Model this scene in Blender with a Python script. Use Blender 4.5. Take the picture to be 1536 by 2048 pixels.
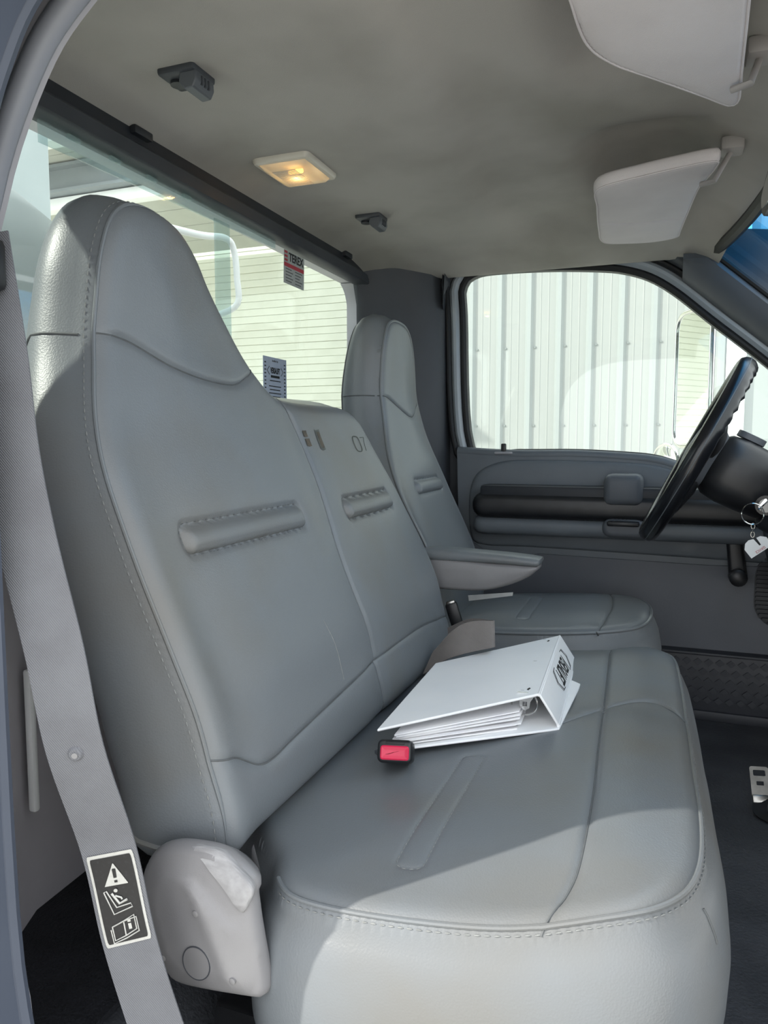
import bpy, bmesh, math, random
import numpy as np
from mathutils import Vector, Matrix
from mathutils.geometry import delaunay_2d_cdt, tessellate_polygon

random.seed(7)
for o in list(bpy.data.objects):
    bpy.data.objects.remove(o)
SC = bpy.context.scene
COL = SC.collection

# ------------------------------------------------------------------ camera, sky, sun, exposure
# metres; x = towards the windscreen, y = from the open passenger door across to the driver, z = up
F_PX = 1480.0
PITCH = math.atan((1024 - 890) / F_PX)
YAW = math.atan((1335 - 768) / (F_PX / math.cos(PITCH)))
cam_d = bpy.data.cameras.new('camera')
cam_d.sensor_fit = 'VERTICAL'
cam_d.sensor_height = 36.0
cam_d.lens = 36.0 * F_PX / 2048.0
cam_d.clip_start = 0.02
cam = bpy.data.objects.new('camera', cam_d)
COL.objects.link(cam)
cam.location = (0, 0, 0.74)
cam.rotation_euler = (math.pi / 2 - PITCH, 0, YAW)
SC.camera = cam

W = bpy.data.worlds.new('sky')
SC.world = W
W.use_nodes = True
bg = W.node_tree.nodes['Background']
bg.inputs[0].default_value = (0.95, 0.975, 1.0, 1)
bg.inputs[1].default_value = 1.55

sun_d = bpy.data.lights.new('sun', 'SUN')
sun_d.energy = 3.0
sun_d.angle = math.radians(0.6)
sun_d.color = (1.0, 0.95, 0.86)
sun = bpy.data.objects.new('sun', sun_d)
COL.objects.link(sun)
SUN_TRAVEL = Vector((0.78, 0.625, -0.64))
sun.rotation_euler = SUN_TRAVEL.to_track_quat('-Z', 'Y').to_euler()
sun.location = (-3, -3, 5)

SC.view_settings.view_transform = 'Standard'
SC.view_settings.look = 'None'
SC.view_settings.gamma = 1.0
SC.view_settings.use_curve_mapping = False
SC.view_settings.exposure = 0.78


# ------------------------------------------------------------------ materials
def lin_(c):
    if isinstance(c, str):
        c = [int(c[i:i + 2], 16) for i in (0, 2, 4)]
    out = []
    for v in c[:3]:
        v = v / 255.0
        out.append(v / 12.92 if v <= 0.04045 else ((v + 0.055) / 1.055) ** 2.4)
    return (out[0], out[1], out[2], 1.0)


MATS = {}
WHITES = {'binder_white', 'paper', 'paper_tag', 'rear_panel', 'white_paint', 'chrome', 'steel', 'mirror_glass', 'red_button', 'lamp_frame', 'lamp_reflector', 'visor_cloth', 'brick_paint', 'mortar', 'decal_grey', 'decal_blue', 'concrete', 'ink_red', 'black_plastic', 'black_gloss', 'rubber_black', 'ink', 'carpet', 'floor_rubber'}


def mat(name, col, rough=0.5, col2=None, nscale=6.0, bump=None, bscale=300.0, btype='NOISE', metal=0.0,
        spec=0.5, detail=4.0, lo=0.35, hi=0.7, stretch=None, coat=0.0, bdist=0.001):
    """procedural surface: base colour mottled by noise towards col2, optional fine relief"""
    alb = 1.0 if name in WHITES else 0.66

    def lin(c):
        v = lin_(c)
        return (v[0] * alb, v[1] * alb, v[2] * alb, 1.0)

    m = bpy.data.materials.new(name)
    m.use_nodes = True
    nt = m.node_tree
    N, L = nt.nodes, nt.links
    b = N['Principled BSDF']
    b.inputs['Base Color'].default_value = lin(col)
    b.inputs['Roughness'].default_value = rough
    b.inputs['Metallic'].default_value = metal
    b.inputs['Specular IOR Level'].default_value = spec
    b.inputs['Coat Weight'].default_value = coat
    tc = N.new('ShaderNodeTexCoord')
    src = tc.outputs['Object']
    if stretch:
        mp = N.new('ShaderNodeMapping')
        mp.inputs['Scale'].default_value = stretch
        L.new(src, mp.inputs['Vector'])
        ssrc = mp.outputs['Vector']
    else:
        ssrc = src
    if col2:
        n = N.new('ShaderNodeTexNoise')
        n.inputs['Scale'].default_value = nscale
        n.inputs['Detail'].default_value = detail
        L.new(ssrc, n.inputs['Vector'])
        r = N.new('ShaderNodeValToRGB')
        r.color_ramp.elements[0].position = lo
        r.color_ramp.elements[0].color = lin(col)
        r.color_ramp.elements[1].position = hi
        r.color_ramp.elements[1].color = lin(col2)
        L.new(n.outputs['Fac'], r.inputs['Fac'])
        L.new(r.outputs['Color'], b.inputs['Base Color'])
    if bump:
        if btype == 'VORONOI':
            t = N.new('ShaderNodeTexVoronoi')
            t.inputs['Scale'].default_value = bscale
            h = t.outputs['Distance']
        elif btype == 'WAVE':
            t = N.new('ShaderNodeTexWave')
            t.inputs['Scale'].default_value = bscale
            t.bands_direction = 'DIAGONAL'
            h = t.outputs['Fac']
        else:
            t = N.new('ShaderNodeTexNoise')
            t.inputs['Scale'].default_value = bscale
            t.inputs['Detail'].default_value = 5
            h = t.outputs['Fac']
        L.new(ssrc, t.inputs['Vector'])
        bp = N.new('ShaderNodeBump')
        bp.inputs['Strength'].default_value = bump
        bp.inputs['Distance'].default_value = bdist
        L.new(h, bp.inputs['Height'])
        L.new(bp.outputs['Normal'], b.inputs['Normal'])
    MATS[name] = m
    return m


def glass_mat(name, tint=(0.92, 0.96, 0.95), refl=0.06, haze=0.0, band=None):
    """clear pane: transparent with a fresnel reflection, optionally a dusty haze and a tinted shade band"""
    m = bpy.data.materials.new(name)
    m.use_nodes = True
    N, L = m.node_tree.nodes, m.node_tree.links
    N.remove(N['Principled BSDF'])
    out = N['Material Output']
    tr = N.new('ShaderNodeBsdfTransparent')
    tr.inputs[0].default_value = (*tint, 1)
    gl = N.new('ShaderNodeBsdfGlossy')
    gl.inputs['Roughness'].default_value = 0.02
    fr = N.new('ShaderNodeFresnel')
    ge = N.new('ShaderNodeNewGeometry')
    mi = N.new('ShaderNodeMath')
    mi.operation = 'MULTIPLY_ADD'
    mi.inputs[1].default_value = 1 / 1.45 - 1.45
    mi.inputs[2].default_value = 1.45
    L.new(ge.outputs['Backfacing'], mi.inputs[0])
    L.new(mi.outputs[0], fr.inputs[0])
    mx = N.new('ShaderNodeMixShader')
    L.new(fr.outputs[0], mx.inputs[0])
    L.new(tr.outputs[0], mx.inputs[1])
    L.new(gl.outputs[0], mx.inputs[2])
    last = mx.outputs[0]
    if band:
        tc = N.new('ShaderNodeTexCoord')
        sp = N.new('ShaderNodeSeparateXYZ')
        L.new(tc.outputs['Object'], sp.inputs[0])
        mr = N.new('ShaderNodeMapRange')
        mr.inputs['From Min'].default_value = band[0]
        mr.inputs['From Max'].default_value = band[1]
        L.new(sp.outputs['Z'], mr.inputs['Value'])
        mc = N.new('ShaderNodeMix')
        mc.data_type = 'RGBA'
        mc.inputs['A'].default_value = (*tint, 1)
        mc.inputs['B'].default_value = band[2]
        L.new(mr.outputs[0], mc.inputs['Factor'])
        L.new(mc.outputs['Result'], tr.inputs[0])
    if haze > 0:
        df = N.new('ShaderNodeBsdfTranslucent')
        df.inputs[0].default_value = (0.8, 0.85, 0.85, 1)
        d2 = N.new('ShaderNodeBsdfDiffuse')
        d2.inputs[0].default_value = (0.7, 0.75, 0.76, 1)
        ad = N.new('ShaderNodeMixShader')
        L.new(df.outputs[0], ad.inputs[1])
        L.new(d2.outputs[0], ad.inputs[2])
        m2 = N.new('ShaderNodeMixShader')
        m2.inputs[0].default_value = haze
        L.new(last, m2.inputs[1])
        L.new(ad.outputs[0], m2.inputs[2])
        last = m2.outputs[0]
    L.new(last, out.inputs[0])
    MATS[name] = m
    return m


def emit_mat(name, col, strength):
    m = bpy.data.materials.new(name)
    m.use_nodes = True
    N, L = m.node_tree.nodes, m.node_tree.links
    N.remove(N['Principled BSDF'])
    e = N.new('ShaderNodeEmission')
    e.inputs[0].default_value = lin_(col)
    e.inputs[1].default_value = strength
    L.new(e.outputs[0], N['Material Output'].inputs[0])
    MATS[name] = m
    return m


mat('vinyl', '868c91', 0.40, '827f78', 3.6, lo=0.48, hi=0.78, bump=0.24, bscale=520, btype='VORONOI', bdist=0.0005)
mat('vinyl_side', '8d9194', 0.40, '8f8d84', 7, bump=0.3, bscale=420, btype='VORONOI', bdist=0.0006)
mat('vinyl_seam', '666a6c', 0.6, '717577', 60)
mat('thread', 'a3a6a5', 0.7, '8d908f', 200)
mat('vinyl_mark', '6d6152', 0.6, '4c453c', 90)
mat('vinyl_mark_dark', '5b5f5c', 0.6, '72766f', 120)
mat('hard_grey', 'a09fa1', 0.38, '979699', 14, bump=0.15, bscale=900)
mat('hard_grey_cap', '979698', 0.4, '8f8e90', 14)
mat('scuffed_grey', 'c2c2c4', 0.45, 'a5a4a6', 60, stretch=(1, 8, 1), lo=0.3, hi=0.6)
mat('webbing', '84868c', 0.75, '7b7c82', 25, bump=0.5, bscale=260, btype='WAVE', bdist=0.0006)
mat('webbing_taupe', '8f8a87', 0.75, '86817e', 25, bump=0.5, bscale=260, btype='WAVE', bdist=0.0006)
mat('black_plastic', '17181b', 0.38, '1f2023', 30, bump=0.1, bscale=800)
mat('black_gloss', '101216', 0.22, '17191d', 30)
mat('rear_panel', 'c6c3c9', 0.5, 'bdbac0', 10)
mat('trim_strip', 'a2a6b0', 0.45, '999da7', 12)
mat('jamb_blue', '5a6272', 0.5, '535b6b', 10)
mat('rubber_black', '0d0e10', 0.6, '16171a', 30)
mat('headliner', 'd0ccc6', 0.95, 'b2aea6', 3.5, bump=0.5, bscale=900, bdist=0.0008, lo=0.42, hi=0.72)
mat('visor_cloth', 'd6d0d1', 0.9, 'cdc7c8', 9, bump=0.35, bscale=700)
mat('visor_plastic', 'b9b5b3', 0.5, 'b0acaa', 20)
mat('trim_dark', '4b4f56', 0.5, '454950', 12, bump=0.2, bscale=700)
mat('trim_black', '2b2f37', 0.5, '262a31', 12, bump=0.15, bscale=700)
mat('trim_mid', '6c7178', 0.5, '666b72', 12, bump=0.2, bscale=700)
mat('trim_light', 'bfbec4', 0.45, 'b6b5bb', 12, bump=0.1, bscale=700)
mat('door_panel', '767d84', 0.5, '70777e', 10, bump=0.25, bscale=600)
mat('door_panel_low', '696d75', 0.55, '646870', 10, bump=0.25, bscale=600)
mat('door_paint', 'c3ccd3', 0.3, 'bac3ca', 8)
mat('floor_rubber', '393b40', 0.55, '55575c', 7, bump=0.9, bscale=190, bdist=0.002, lo=0.4, hi=0.75)
mat('carpet', '191b21', 0.95, '24262d', 18, bump=1.0, bscale=260, bdist=0.004)
mat('scuff_plate', '3e4148', 0.5, '383b42', 12, bump=0.2, bscale=500)
mat('binder_white', 'f6f7f8', 0.35, 'f0f2f4', 10, bump=0.1, bscale=40)
mat('paper', 'f7f7f8', 0.8, 'eeeef2', 40)
mat('paper_tag', 'd5d8d8', 0.7, 'c9cccc', 40)
mat('ink', '16181a', 0.6, '1d1f21', 90)
mat('ink_grey', '5a5c5e', 0.6, '6a6c6e', 200)
mat('ink_red', 'b23a48', 0.5, 'a83643', 60)
mat('decal_grey', 'a9adab', 0.5, 'a1a5a3', 60)
mat('decal_blue', 'aab3c2', 0.5, 'a2abba', 60)
mat('label_white', 'd9d9d4', 0.5, 'c8c8c2', 300, lo=0.5, hi=0.8)
mat('label_black', '1b1b1e', 0.5, '35353a', 300, lo=0.55, hi=0.9)
mat('chrome', 'd8d8d6', 0.12, 'cfcfcd', 20, metal=1.0)
mat('steel', 'b9b8b4', 0.3, '9d9c98', 50, metal=1.0)
mat('red_button', 'd3214c', 0.35, 'c41e46', 20)
mat('mirror_glass', 'f2f5f4', 0.02, 'eef1f0', 3, metal=1.0)
mat('wall_metal', 'bcbfbd', 0.45, 'b4b8b6', 1.2, stretch=(1, 1, 0.1))
mat('wall_metal_rib', 'bcc2c2', 0.45, 'b2b8b8', 1.2, stretch=(1, 1, 0.1))
mat('wall_screw', '9da3a3', 0.5, '8f9595', 50)
mat('brick_paint', 'e3e6d8', 0.7, 'd9dccd', 3.0, bump=0.3, bscale=20, bdist=0.006)
mat('mortar', 'd6d9ca', 0.8, 'cdd0c1', 6)
mat('beam_blue', '9fa9b0', 0.6, '939da4', 4)
mat('soffit', 'dcdfd6', 0.7, 'd2d5cc', 3)
mat('concrete', 'c9c6be', 0.9, 'bab7af', 2.0, bump=0.2, bscale=30)
mat('outside_grey', '9aa5a6', 0.55, '909b9c', 5)
mat('outside_pale', 'd0dcdf', 0.5, 'c7d3d6', 4)
mat('white_paint', 'eef0f0', 0.35, 'e6e8e8', 8)
mat('lamp_frame', 'c9c3b8', 0.35, 'c0baaf', 20)
mat('lamp_reflector', 'd8a878', 0.4, 'cfa070', 20)
glass_mat('glass_clear', (0.93, 0.97, 0.95), haze=0.03)
glass_mat('glass_edge', (0.80, 0.88, 0.88), haze=0.16)
glass_mat('glass_windshield', (0.92, 0.97, 0.96), band=(1.055, 1.145, (0.11, 0.48, 0.95, 1)))
glass_mat('lamp_lens', (1.0, 0.93, 0.82), haze=0.7)
emit_mat('bulb', 'ffb84a', 9.0)


# ------------------------------------------------------------------ geometry helpers
def obj(name, verts, faces, m, parent=None, smooth=None, kind=None):
    me = bpy.data.meshes.new(name)
    me.from_pydata([tuple(v) for v in verts], [], [tuple(f) for f in faces])
    me.validate()
    bm = bmesh.new()
    bm.from_mesh(me)
    bmesh.ops.recalc_face_normals(bm, faces=bm.faces)
    bm.to_mesh(me)
    bm.free()
    if smooth is not None:
        for p in me.polygons:
            p.use_smooth = True
        me.set_sharp_from_angle(angle=math.radians(smooth))
    if m:
        me.materials.append(MATS[m] if isinstance(m, str) else m)
    o = bpy.data.objects.new(name, me)
    COL.objects.link(o)
    if parent:
        o.parent = parent
    if kind:
        o['kind'] = kind
    return o


def tag(o, label, cat=None, group=None, kind=None):
    o['label'] = label
    if cat:
        o['category'] = cat
    if group:
        o['group'] = group
    if kind:
        o['kind'] = kind
    return o


def empty(name, label, cat, group=None):
    o = bpy.data.objects.new(name, None)
    o.empty_display_size = 0.05
    COL.objects.link(o)
    return tag(o, label, cat, group)


def set_origin(root, loc):
    """put an Empty at the base of its thing without moving its parts"""
    loc = Vector(loc)
    root.location = loc
    for c in root.children:
        c.matrix_parent_inverse = Matrix.Translation(-loc)


class MB:
    def __init__(self):
        self.v, self.f = [], []

    def add(self, vs, fs):
        n = len(self.v)
        self.v += [Vector(v) for v in vs]
        self.f += [tuple(i + n for i in f) for f in fs]
        return self

    def box(self, a, b, M=None):
        (x0, y0, z0), (x1, y1, z1) = a, b
        vs = [Vector(p) for p in ((x0, y0, z0), (x1, y0, z0), (x1, y1, z0), (x0, y1, z0), (x0, y0, z1), (x1, y0, z1), (x1, y1, z1), (x0, y1, z1))]
        if M:
            vs = [M @ v for v in vs]
        return self.add(vs, [(0, 3, 2, 1), (4, 5, 6, 7), (0, 1, 5, 4), (1, 2, 6, 5), (2, 3, 7, 6), (3, 0, 4, 7)])

    def rbox(self, a, b, r=0.005, seg=2, M=None):
        bm = bmesh.new()
        (x0, y0, z0), (x1, y1, z1) = a, b
        vs = [bm.verts.new(p) for p in ((x0, y0, z0), (x1, y0, z0), (x1, y1, z0), (x0, y1, z0), (x0, y0, z1), (x1, y0, z1), (x1, y1, z1), (x0, y1, z1))]
        for f in [(0, 3, 2, 1), (4, 5, 6, 7), (0, 1, 5, 4), (1, 2, 6, 5), (2, 3, 7, 6), (3, 0, 4, 7)]:
            bm.faces.new([vs[i] for i in f])
        bmesh.ops.bevel(bm, geom=list(bm.edges), offset=r, segments=seg, affect='EDGES', profile=0.5)
        bm.verts.ensure_lookup_table()
        vv = [(M @ v.co if M else v.co.copy()) for v in bm.verts]
        ff = [[v.index for v in f.verts] for f in bm.faces]
        bm.free()
        return self.add(vv, ff)

    def loft(self, rings, cap=True, closed=True):
        n = len(rings[0])
        vs = [p for r in rings for p in r]
        fs = []
        for i in range(len(rings) - 1):
            for j in range(n if closed else n - 1):
                k = (j + 1) % n
                fs.append((i * n + j, i * n + k, (i + 1) * n + k, (i + 1) * n + j))
        if cap:
            fs.append(tuple(range(n - 1, -1, -1)))
            fs.append(tuple((len(rings) - 1) * n + j for j in range(n)))
        return self.add(vs, fs)

    def tube(self, pts, r, n=8, closed=False, cap=True):
        pts = [Vector(p) for p in pts]
        m = len(pts)
        rad = r if callable(r) else (lambda t: r)
        tang = []
        for i in range(m):
            if closed:
                t = pts[(i + 1) % m] - pts[i - 1]
            else:
                t = pts[min(i + 1, m - 1)] - pts[max(i - 1, 0)]
            tang.append(t.normalized() if t.length > 1e-9 else Vector((0, 0, 1)))
        ref = Vector((0, 0, 1)) if abs(tang[0].z) < 0.9 else Vector((1, 0, 0))
        u = tang[0].cross(ref).normalized()
        rings = []
        for i in range(m):
            t = tang[i]
            u = (u - t * u.dot(t)).normalized()
            w = t.cross(u)
            rr = rad(i / max(1, m - 1))
            rings.append([pts[i] + (u * math.cos(2 * math.pi * k / n) + w * math.sin(2 * math.pi * k / n)) * rr for k in range(n)])
        if closed:
            rings.append(rings[0])
        return self.loft(rings, cap=(cap and not closed))

    def prism(self, loops, fa, fb):
        """outline (first) and holes (rest), 2D; fa / fb map (u, v) to the two faces"""
        loops = [[Vector((p[0], p[1], 0)) for p in l] for l in loops]
        flat = [p for l in loops for p in l]
        n = len(flat)
        tris = tessellate_polygon(loops)
        vs = [Vector(fa(p.x, p.y)) for p in flat] + [Vector(fb(p.x, p.y)) for p in flat]
        fs = [tuple(t) for t in tris] + [tuple(i + n for i in reversed(t)) for t in tris]
        k = 0
        for l in loops:
            for i in range(len(l)):
                a, b = k + i, k + (i + 1) % len(l)
                fs.append((a, b, b + n, a + n))
            k += len(l)
        return self.add(vs, fs)

    def build(self, name, m, parent=None, smooth=40, kind=None):
        return obj(name, self.v, self.f, m, parent, smooth, kind)


def catmull(pts, closed=True, sub=12):
    P = [np.array(p, float) for p in pts]
    n = len(P)
    out = []
    for i in range(n if closed else n - 1):
        if closed:
            p0, p1, p2, p3 = P[i - 1], P[i], P[(i + 1) % n], P[(i + 2) % n]
        else:
            p0, p1, p2, p3 = P[max(i - 1, 0)], P[i], P[i + 1], P[min(i + 2, n - 1)]
        for k in range(sub):
            t = k / sub
            out.append(0.5 * ((2 * p1) + (-p0 + p2) * t + (2 * p0 - 5 * p1 + 4 * p2 - p3) * t * t + (-p0 + 3 * p1 - 3 * p2 + p3) * t ** 3))
    if not closed:
        out.append(P[-1])
    return np.array(out)


def resample(P, step, closed=True):
    P = np.asarray(P, float)
    Q = np.vstack([P, P[:1]]) if closed else P
    s = np.concatenate([[0], np.cumsum(np.linalg.norm(np.diff(Q, axis=0), axis=1))])
    n = max(3, int(round(s[-1] / step)))
    t = np.linspace(0, s[-1], n + 1)
    if closed:
        t = t[:-1]
    return np.stack([np.interp(t, s, Q[:, k]) for k in range(Q.shape[1])], 1)


def area2(P):
    x, y = P[:, 0], P[:, 1]
    return 0.5 * np.sum(x * np.roll(y, -1) - np.roll(x, -1) * y)


def normals2(P):
    t = np.roll(P, -1, 0) - np.roll(P, 1, 0)
    t /= np.linalg.norm(t, axis=1)[:, None] + 1e-12
    nn = np.stack([t[:, 1], -t[:, 0]], 1)
    return nn if area2(P) > 0 else -nn


def offset2(P, d):
    return P + normals2(P) * d


def dist_poly(Q, P, closed=True):
    Q = np.asarray(Q, float)
    A = P
    B = np.roll(P, -1, 0) if closed else P[1:]
    A = P if closed else P[:-1]
    best = np.full(len(Q), 9.0)
    for i in range(0, len(Q), 2000):
        q = Q[i:i + 2000, None, :]
        ab = (B - A)[None]
        t = np.clip(((q - A[None]) * ab).sum(2) / ((ab ** 2).sum(2) + 1e-15), 0, 1)
        d = np.sqrt((((A[None] + ab * t[..., None]) - q) ** 2).sum(2)).min(1)
        best[i:i + 2000] = d
    return best


def inside(Q, P):
    x, y = Q[:, 0][:, None], Q[:, 1][:, None]
    x0, y0 = P[:, 0][None], P[:, 1][None]
    x1, y1 = np.roll(P[:, 0], -1)[None], np.roll(P[:, 1], -1)[None]
    c = ((y0 > y) != (y1 > y)) & (x < (x1 - x0) * (y - y0) / (y1 - y0 + 1e-15) + x0)
    return c.sum(1) % 2 == 1


def slot_shape(cx, cy, length, width, ang):
    """rounded bar outline"""
    pts = []
    r = width / 2
    for s in (1, -1):
        for k in range(9):
            a = (-90 + 180 * k / 8) * math.pi / 180 if s == 1 else (90 + 180 * k / 8) * math.pi / 180
            pts.append((s * (length / 2 - r * 0.5) + math.cos(a) * r * 0.5, math.sin(a) * r))
    ca, sa = math.cos(ang), math.sin(ang)
    return np.array([(cx + x * ca - y * sa, cy + x * sa + y * ca) for x, y in pts])


class Pillow:
    """an upholstered block: a crowned face bounded by an outline, sewn seams as grooves, sunk pleats,
    and a rounded flank that runs back from the outline"""

    def __init__(self, outline, surf, mapf, depth, R=0.02, grid=0.011, seams=(), slots=(), rings=None, step=0.009, crown=0.0, bumps=None, fine=()):
        P = resample(outline, step)
        if area2(P) < 0:
            P = P[::-1]
        self.P, self.surf, self.mapf, self.R, self.crown, self.bumps = P, surf, mapf, R, crown, bumps
        self.seams = [resample(s, 0.006, False) for s in seams]
        self.slots = slots
        self.fine = [resample(f, 0.004, False) for f in fine]
        pts = [P]
        for d in (0.0015, 0.004, 0.008, 0.013, 0.019):
            if d < R * 1.2:
                q = resample(offset2(P, -d), step * 0.95)
                ok = inside(q, P) & (dist_poly(q, P) > d * 0.85)
                pts.append(q[ok])
        g = []
        lo, hi = P.min(0), P.max(0)
        for u in np.arange(lo[0], hi[0], grid):
            for v in np.arange(lo[1], hi[1], grid):
                g.append((u + random.uniform(-1, 1) * grid * 0.15, v + random.uniform(-1, 1) * grid * 0.15))
        g = np.array(g)
        g = g[inside(g, P)]
        g = g[dist_poly(g, P) > max(R, 0.02)]
        for s in self.seams:
            g = g[dist_poly(g, s, False) > 0.011]
        for s in slots:
            g = g[(dist_poly(g, s) > 0.024) & ~inside(g, s)]
        for s in self.fine:
            g = g[dist_poly(g, s, False) > 0.008]
        pts.append(g)
        for s in self.seams:
            t = np.gradient(s, axis=0)
            t /= np.linalg.norm(t, axis=1)[:, None]
            nn = np.stack([t[:, 1], -t[:, 0]], 1)
            for d in (0, 0.0022, -0.0022, 0.005, -0.005, 0.009, -0.009):
                q = s + nn * d
                q = q[inside(q, P)]
                pts.append(q[dist_poly(q, P) > 0.003])
        for s in self.fine:
            t = np.gradient(s, axis=0)
            t /= np.linalg.norm(t, axis=1)[:, None] + 1e-9
            nn = np.stack([t[:, 1], -t[:, 0]], 1)
            for d in (0, 0.002, -0.002, 0.005, -0.005):
                pts.append(s + nn * d)
        for s in slots:
            for d in (0.020, 0.014, 0.009, 0.0055, 0.0028, 0.0, -0.003, -0.007, -0.011):
                q = resample(offset2(s, d), 0.004)
                if d < 0:
                    q = q[inside(q, s)]
                pts.append(q)
        allp = np.vstack(pts)
        n0 = len(P)
        edges = [(i, (i + 1) % n0) for i in range(n0)]
        rv, re, rf, ov, oe, of = delaunay_2d_cdt([Vector(p) for p in allp], edges, [], 1, 1e-4)
        UV = np.array([(v.x, v.y) for v in rv])
        back = {}
        for i, src in enumerate(ov):
            for s in src:
                if s < n0:
                    back[s] = i
        w = self.height(UV)
        verts = [Vector(mapf(u, v, ww)) for (u, v), ww in zip(UV, w)]
        faces = [tuple(f) for f in rf]
        if rings is None:
            rings = [(0.12, 0.006), (0.3, 0.012), (0.55, 0.013), (0.8, 0.006), (0.94, -0.006), (1.0, -0.022)]
        prev = [back[i] for i in range(n0)]
        we = self.height(P)
        for t, out in rings:
            Q = offset2(P, out)
            k = len(verts)
            for (u, v), (pu, pv), w0 in zip(Q, P, we):
                verts.append(Vector(mapf(u, v, w0 - depth(pu, pv) * t)))
            for i in range(n0):
                j = (i + 1) % n0
                faces.append((prev[i], prev[j], k + j, k + i))
            prev = list(range(k, k + n0))
        k = len(verts)
        tri = tessellate_polygon([[Vector((p[0], p[1], 0)) for p in Q]])
        for t in tri:
            faces.append(tuple(prev[i] for i in t))
        self.verts, self.faces, self.rings, self.depth = verts, faces, rings, depth

    def height(self, UV):
        UV = np.asarray(UV, float)
        d = dist_poly(UV, self.P)
        w = np.array([self.surf(u, v) for u, v in UV])
        dd = np.clip(d / self.R, 0, 1)
        w -= self.R * (1 - np.sqrt(np.clip(1 - (1 - dd) ** 2, 0, 1)))
        w += self.crown * (1 - np.exp(-(d / 0.09) ** 2))
        for s in self.seams:
            ds = dist_poly(UV, s, False)
            k = np.clip(d / 0.03, 0.12, 1)
            w -= k * (0.0030 * np.exp(-(ds / 0.0026) ** 2) - 0.0008 * np.exp(-((ds - 0.010) / 0.007) ** 2))
            w -= k * 0.0012 * np.exp(-(ds / 0.018) ** 2)
        for s in self.slots:
            ds = dist_poly(UV, s)
            ins = inside(UV, s)
            w -= 0.0045 * np.exp(-(ds / 0.0035) ** 2)
            w += np.where(ins, 0.006 * np.clip(ds / 0.011, 0, 1) ** 0.6, 0)
            w -= np.where(ins, 0, 0.002 * np.exp(-(ds / 0.012) ** 2))
        for s in self.fine:
            ds = dist_poly(UV, s, False)
            w -= 0.0016 * np.exp(-(ds / 0.0022) ** 2)
        if self.bumps:
            w += np.array([self.bumps(u, v) for u, v in UV])
        return w

    def build(self, name, m, parent):
        return obj(name, self.verts, self.faces, m, parent, 55)

    def on_face(self, path, lift=0.0, step=0.006):
        q = resample(path, step, False)
        w = self.height(q)
        return [Vector(self.mapf(u, v, ww + lift)) for (u, v), ww in zip(q, w)]

    def edge_path(self, inset=0.003, lift=0.0, keep=None):
        q = resample(offset2(self.P, -inset), 0.008)
        w = self.height(q)
        pts = [(Vector(self.mapf(u, v, ww + lift)), u, v) for (u, v), ww in zip(q, w)]
        if keep:
            idx = [i for i, p in enumerate(pts) if keep(p[1], p[2])]
            # rotate so the kept run is contiguous
            for s in range(len(pts)):
                if not keep(pts[s][1], pts[s][2]) and keep(pts[(s + 1) % len(pts)][1], pts[(s + 1) % len(pts)][2]):
                    pts = pts[s + 1:] + pts[:s + 1]
                    break
            out = []
            for p in pts:
                if keep(p[1], p[2]):
                    out.append(p[0])
                else:
                    break
            return out
        return [p[0] for p in pts]

    def flank_path(self, frac, keep, lift=0.0005):
        """points on the flank, a given share of the way back"""
        fr = [0.0] + [r[0] for r in self.rings]
        ou = [0.0] + [r[1] for r in self.rings]
        o = float(np.interp(frac, fr, ou)) + lift
        Q = offset2(self.P, o)
        we = self.height(self.P)
        return [Vector(self.mapf(q[0], q[1], w - self.depth(p[0], p[1]) * frac)) for q, p, w in zip(Q, self.P, we) if keep(p[0], p[1])]


def stitches(mb, path, length=0.0045, gap=0.0035, r=0.0007):
    pts = [Vector(p) for p in path]
    Q = resample(np.array([tuple(p) for p in pts]), length + gap, False)
    for i in range(len(Q) - 1):
        a, b = Vector(Q[i]), Vector(Q[i + 1])
        d = (b - a)
        if d.length < 1e-6:
            continue
        mb.tube([a, a + d * 0.28, a + d * 0.56], lambda t: r * (0.5 + 2.0 * t * (1 - t)), 5)


def text_obj(name, s, size, M, m, parent, xscale=1.0, bold=0.0, align='CENTER', depth=0.0002):
    cu = bpy.data.curves.new(name, 'FONT')
    cu.body = s
    cu.size = size
    cu.align_x = align
    cu.align_y = 'CENTER'
    cu.extrude = depth
    cu.offset = bold
    cu.resolution_u = 3
    t = bpy.data.objects.new(name, cu)
    COL.objects.link(t)
    dg = bpy.context.evaluated_depsgraph_get()
    me = bpy.data.meshes.new_from_object(t.evaluated_get(dg))
    bpy.data.objects.remove(t)
    bpy.data.curves.remove(cu)
    me.name = name
    me.transform(Matrix.Diagonal((xscale, 1, 1, 1)))
    me.transform(M)
    me.materials.clear()
    me.materials.append(MATS[m])
    o = bpy.data.objects.new(name, me)
    COL.objects.link(o)
    o.parent = parent
    return o


def frame_matrix(origin, xa, ya):
    xa = Vector(xa).normalized()
    ya = Vector(ya)
    ya = (ya - xa * ya.dot(xa)).normalized()
    za = xa.cross(ya)
    M = Matrix((xa, ya, za)).transposed().to_4x4()
    M.translation = Vector(origin)
    return M


def rrect(u0, v0, u1, v1, r, n=5):
    out = []
    for cx, cy, a0 in ((u1 - r, v0 + r, -90), (u1 - r, v1 - r, 0), (u0 + r, v1 - r, 90), (u0 + r, v0 + r, 180)):
        for k in range(n + 1):
            a = math.radians(a0 + 90 * k / n)
            out.append((cx + r * math.cos(a), cy + r * math.sin(a)))
    return out


def ribbon(mb, left, right, th=0.0012):
    """webbing between two edge polylines"""
    n = len(left)
    rings = []
    for i in range(n):
        l, r = Vector(left[i]), Vector(right[i])
        a = Vector(left[min(i + 1, n - 1)]) - Vector(left[max(i - 1, 0)])
        nn = (r - l).cross(a).normalized() * th / 2
        rings.append([l + nn, r + nn, r - nn, l - nn])
    mb.loft(rings)


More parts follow.
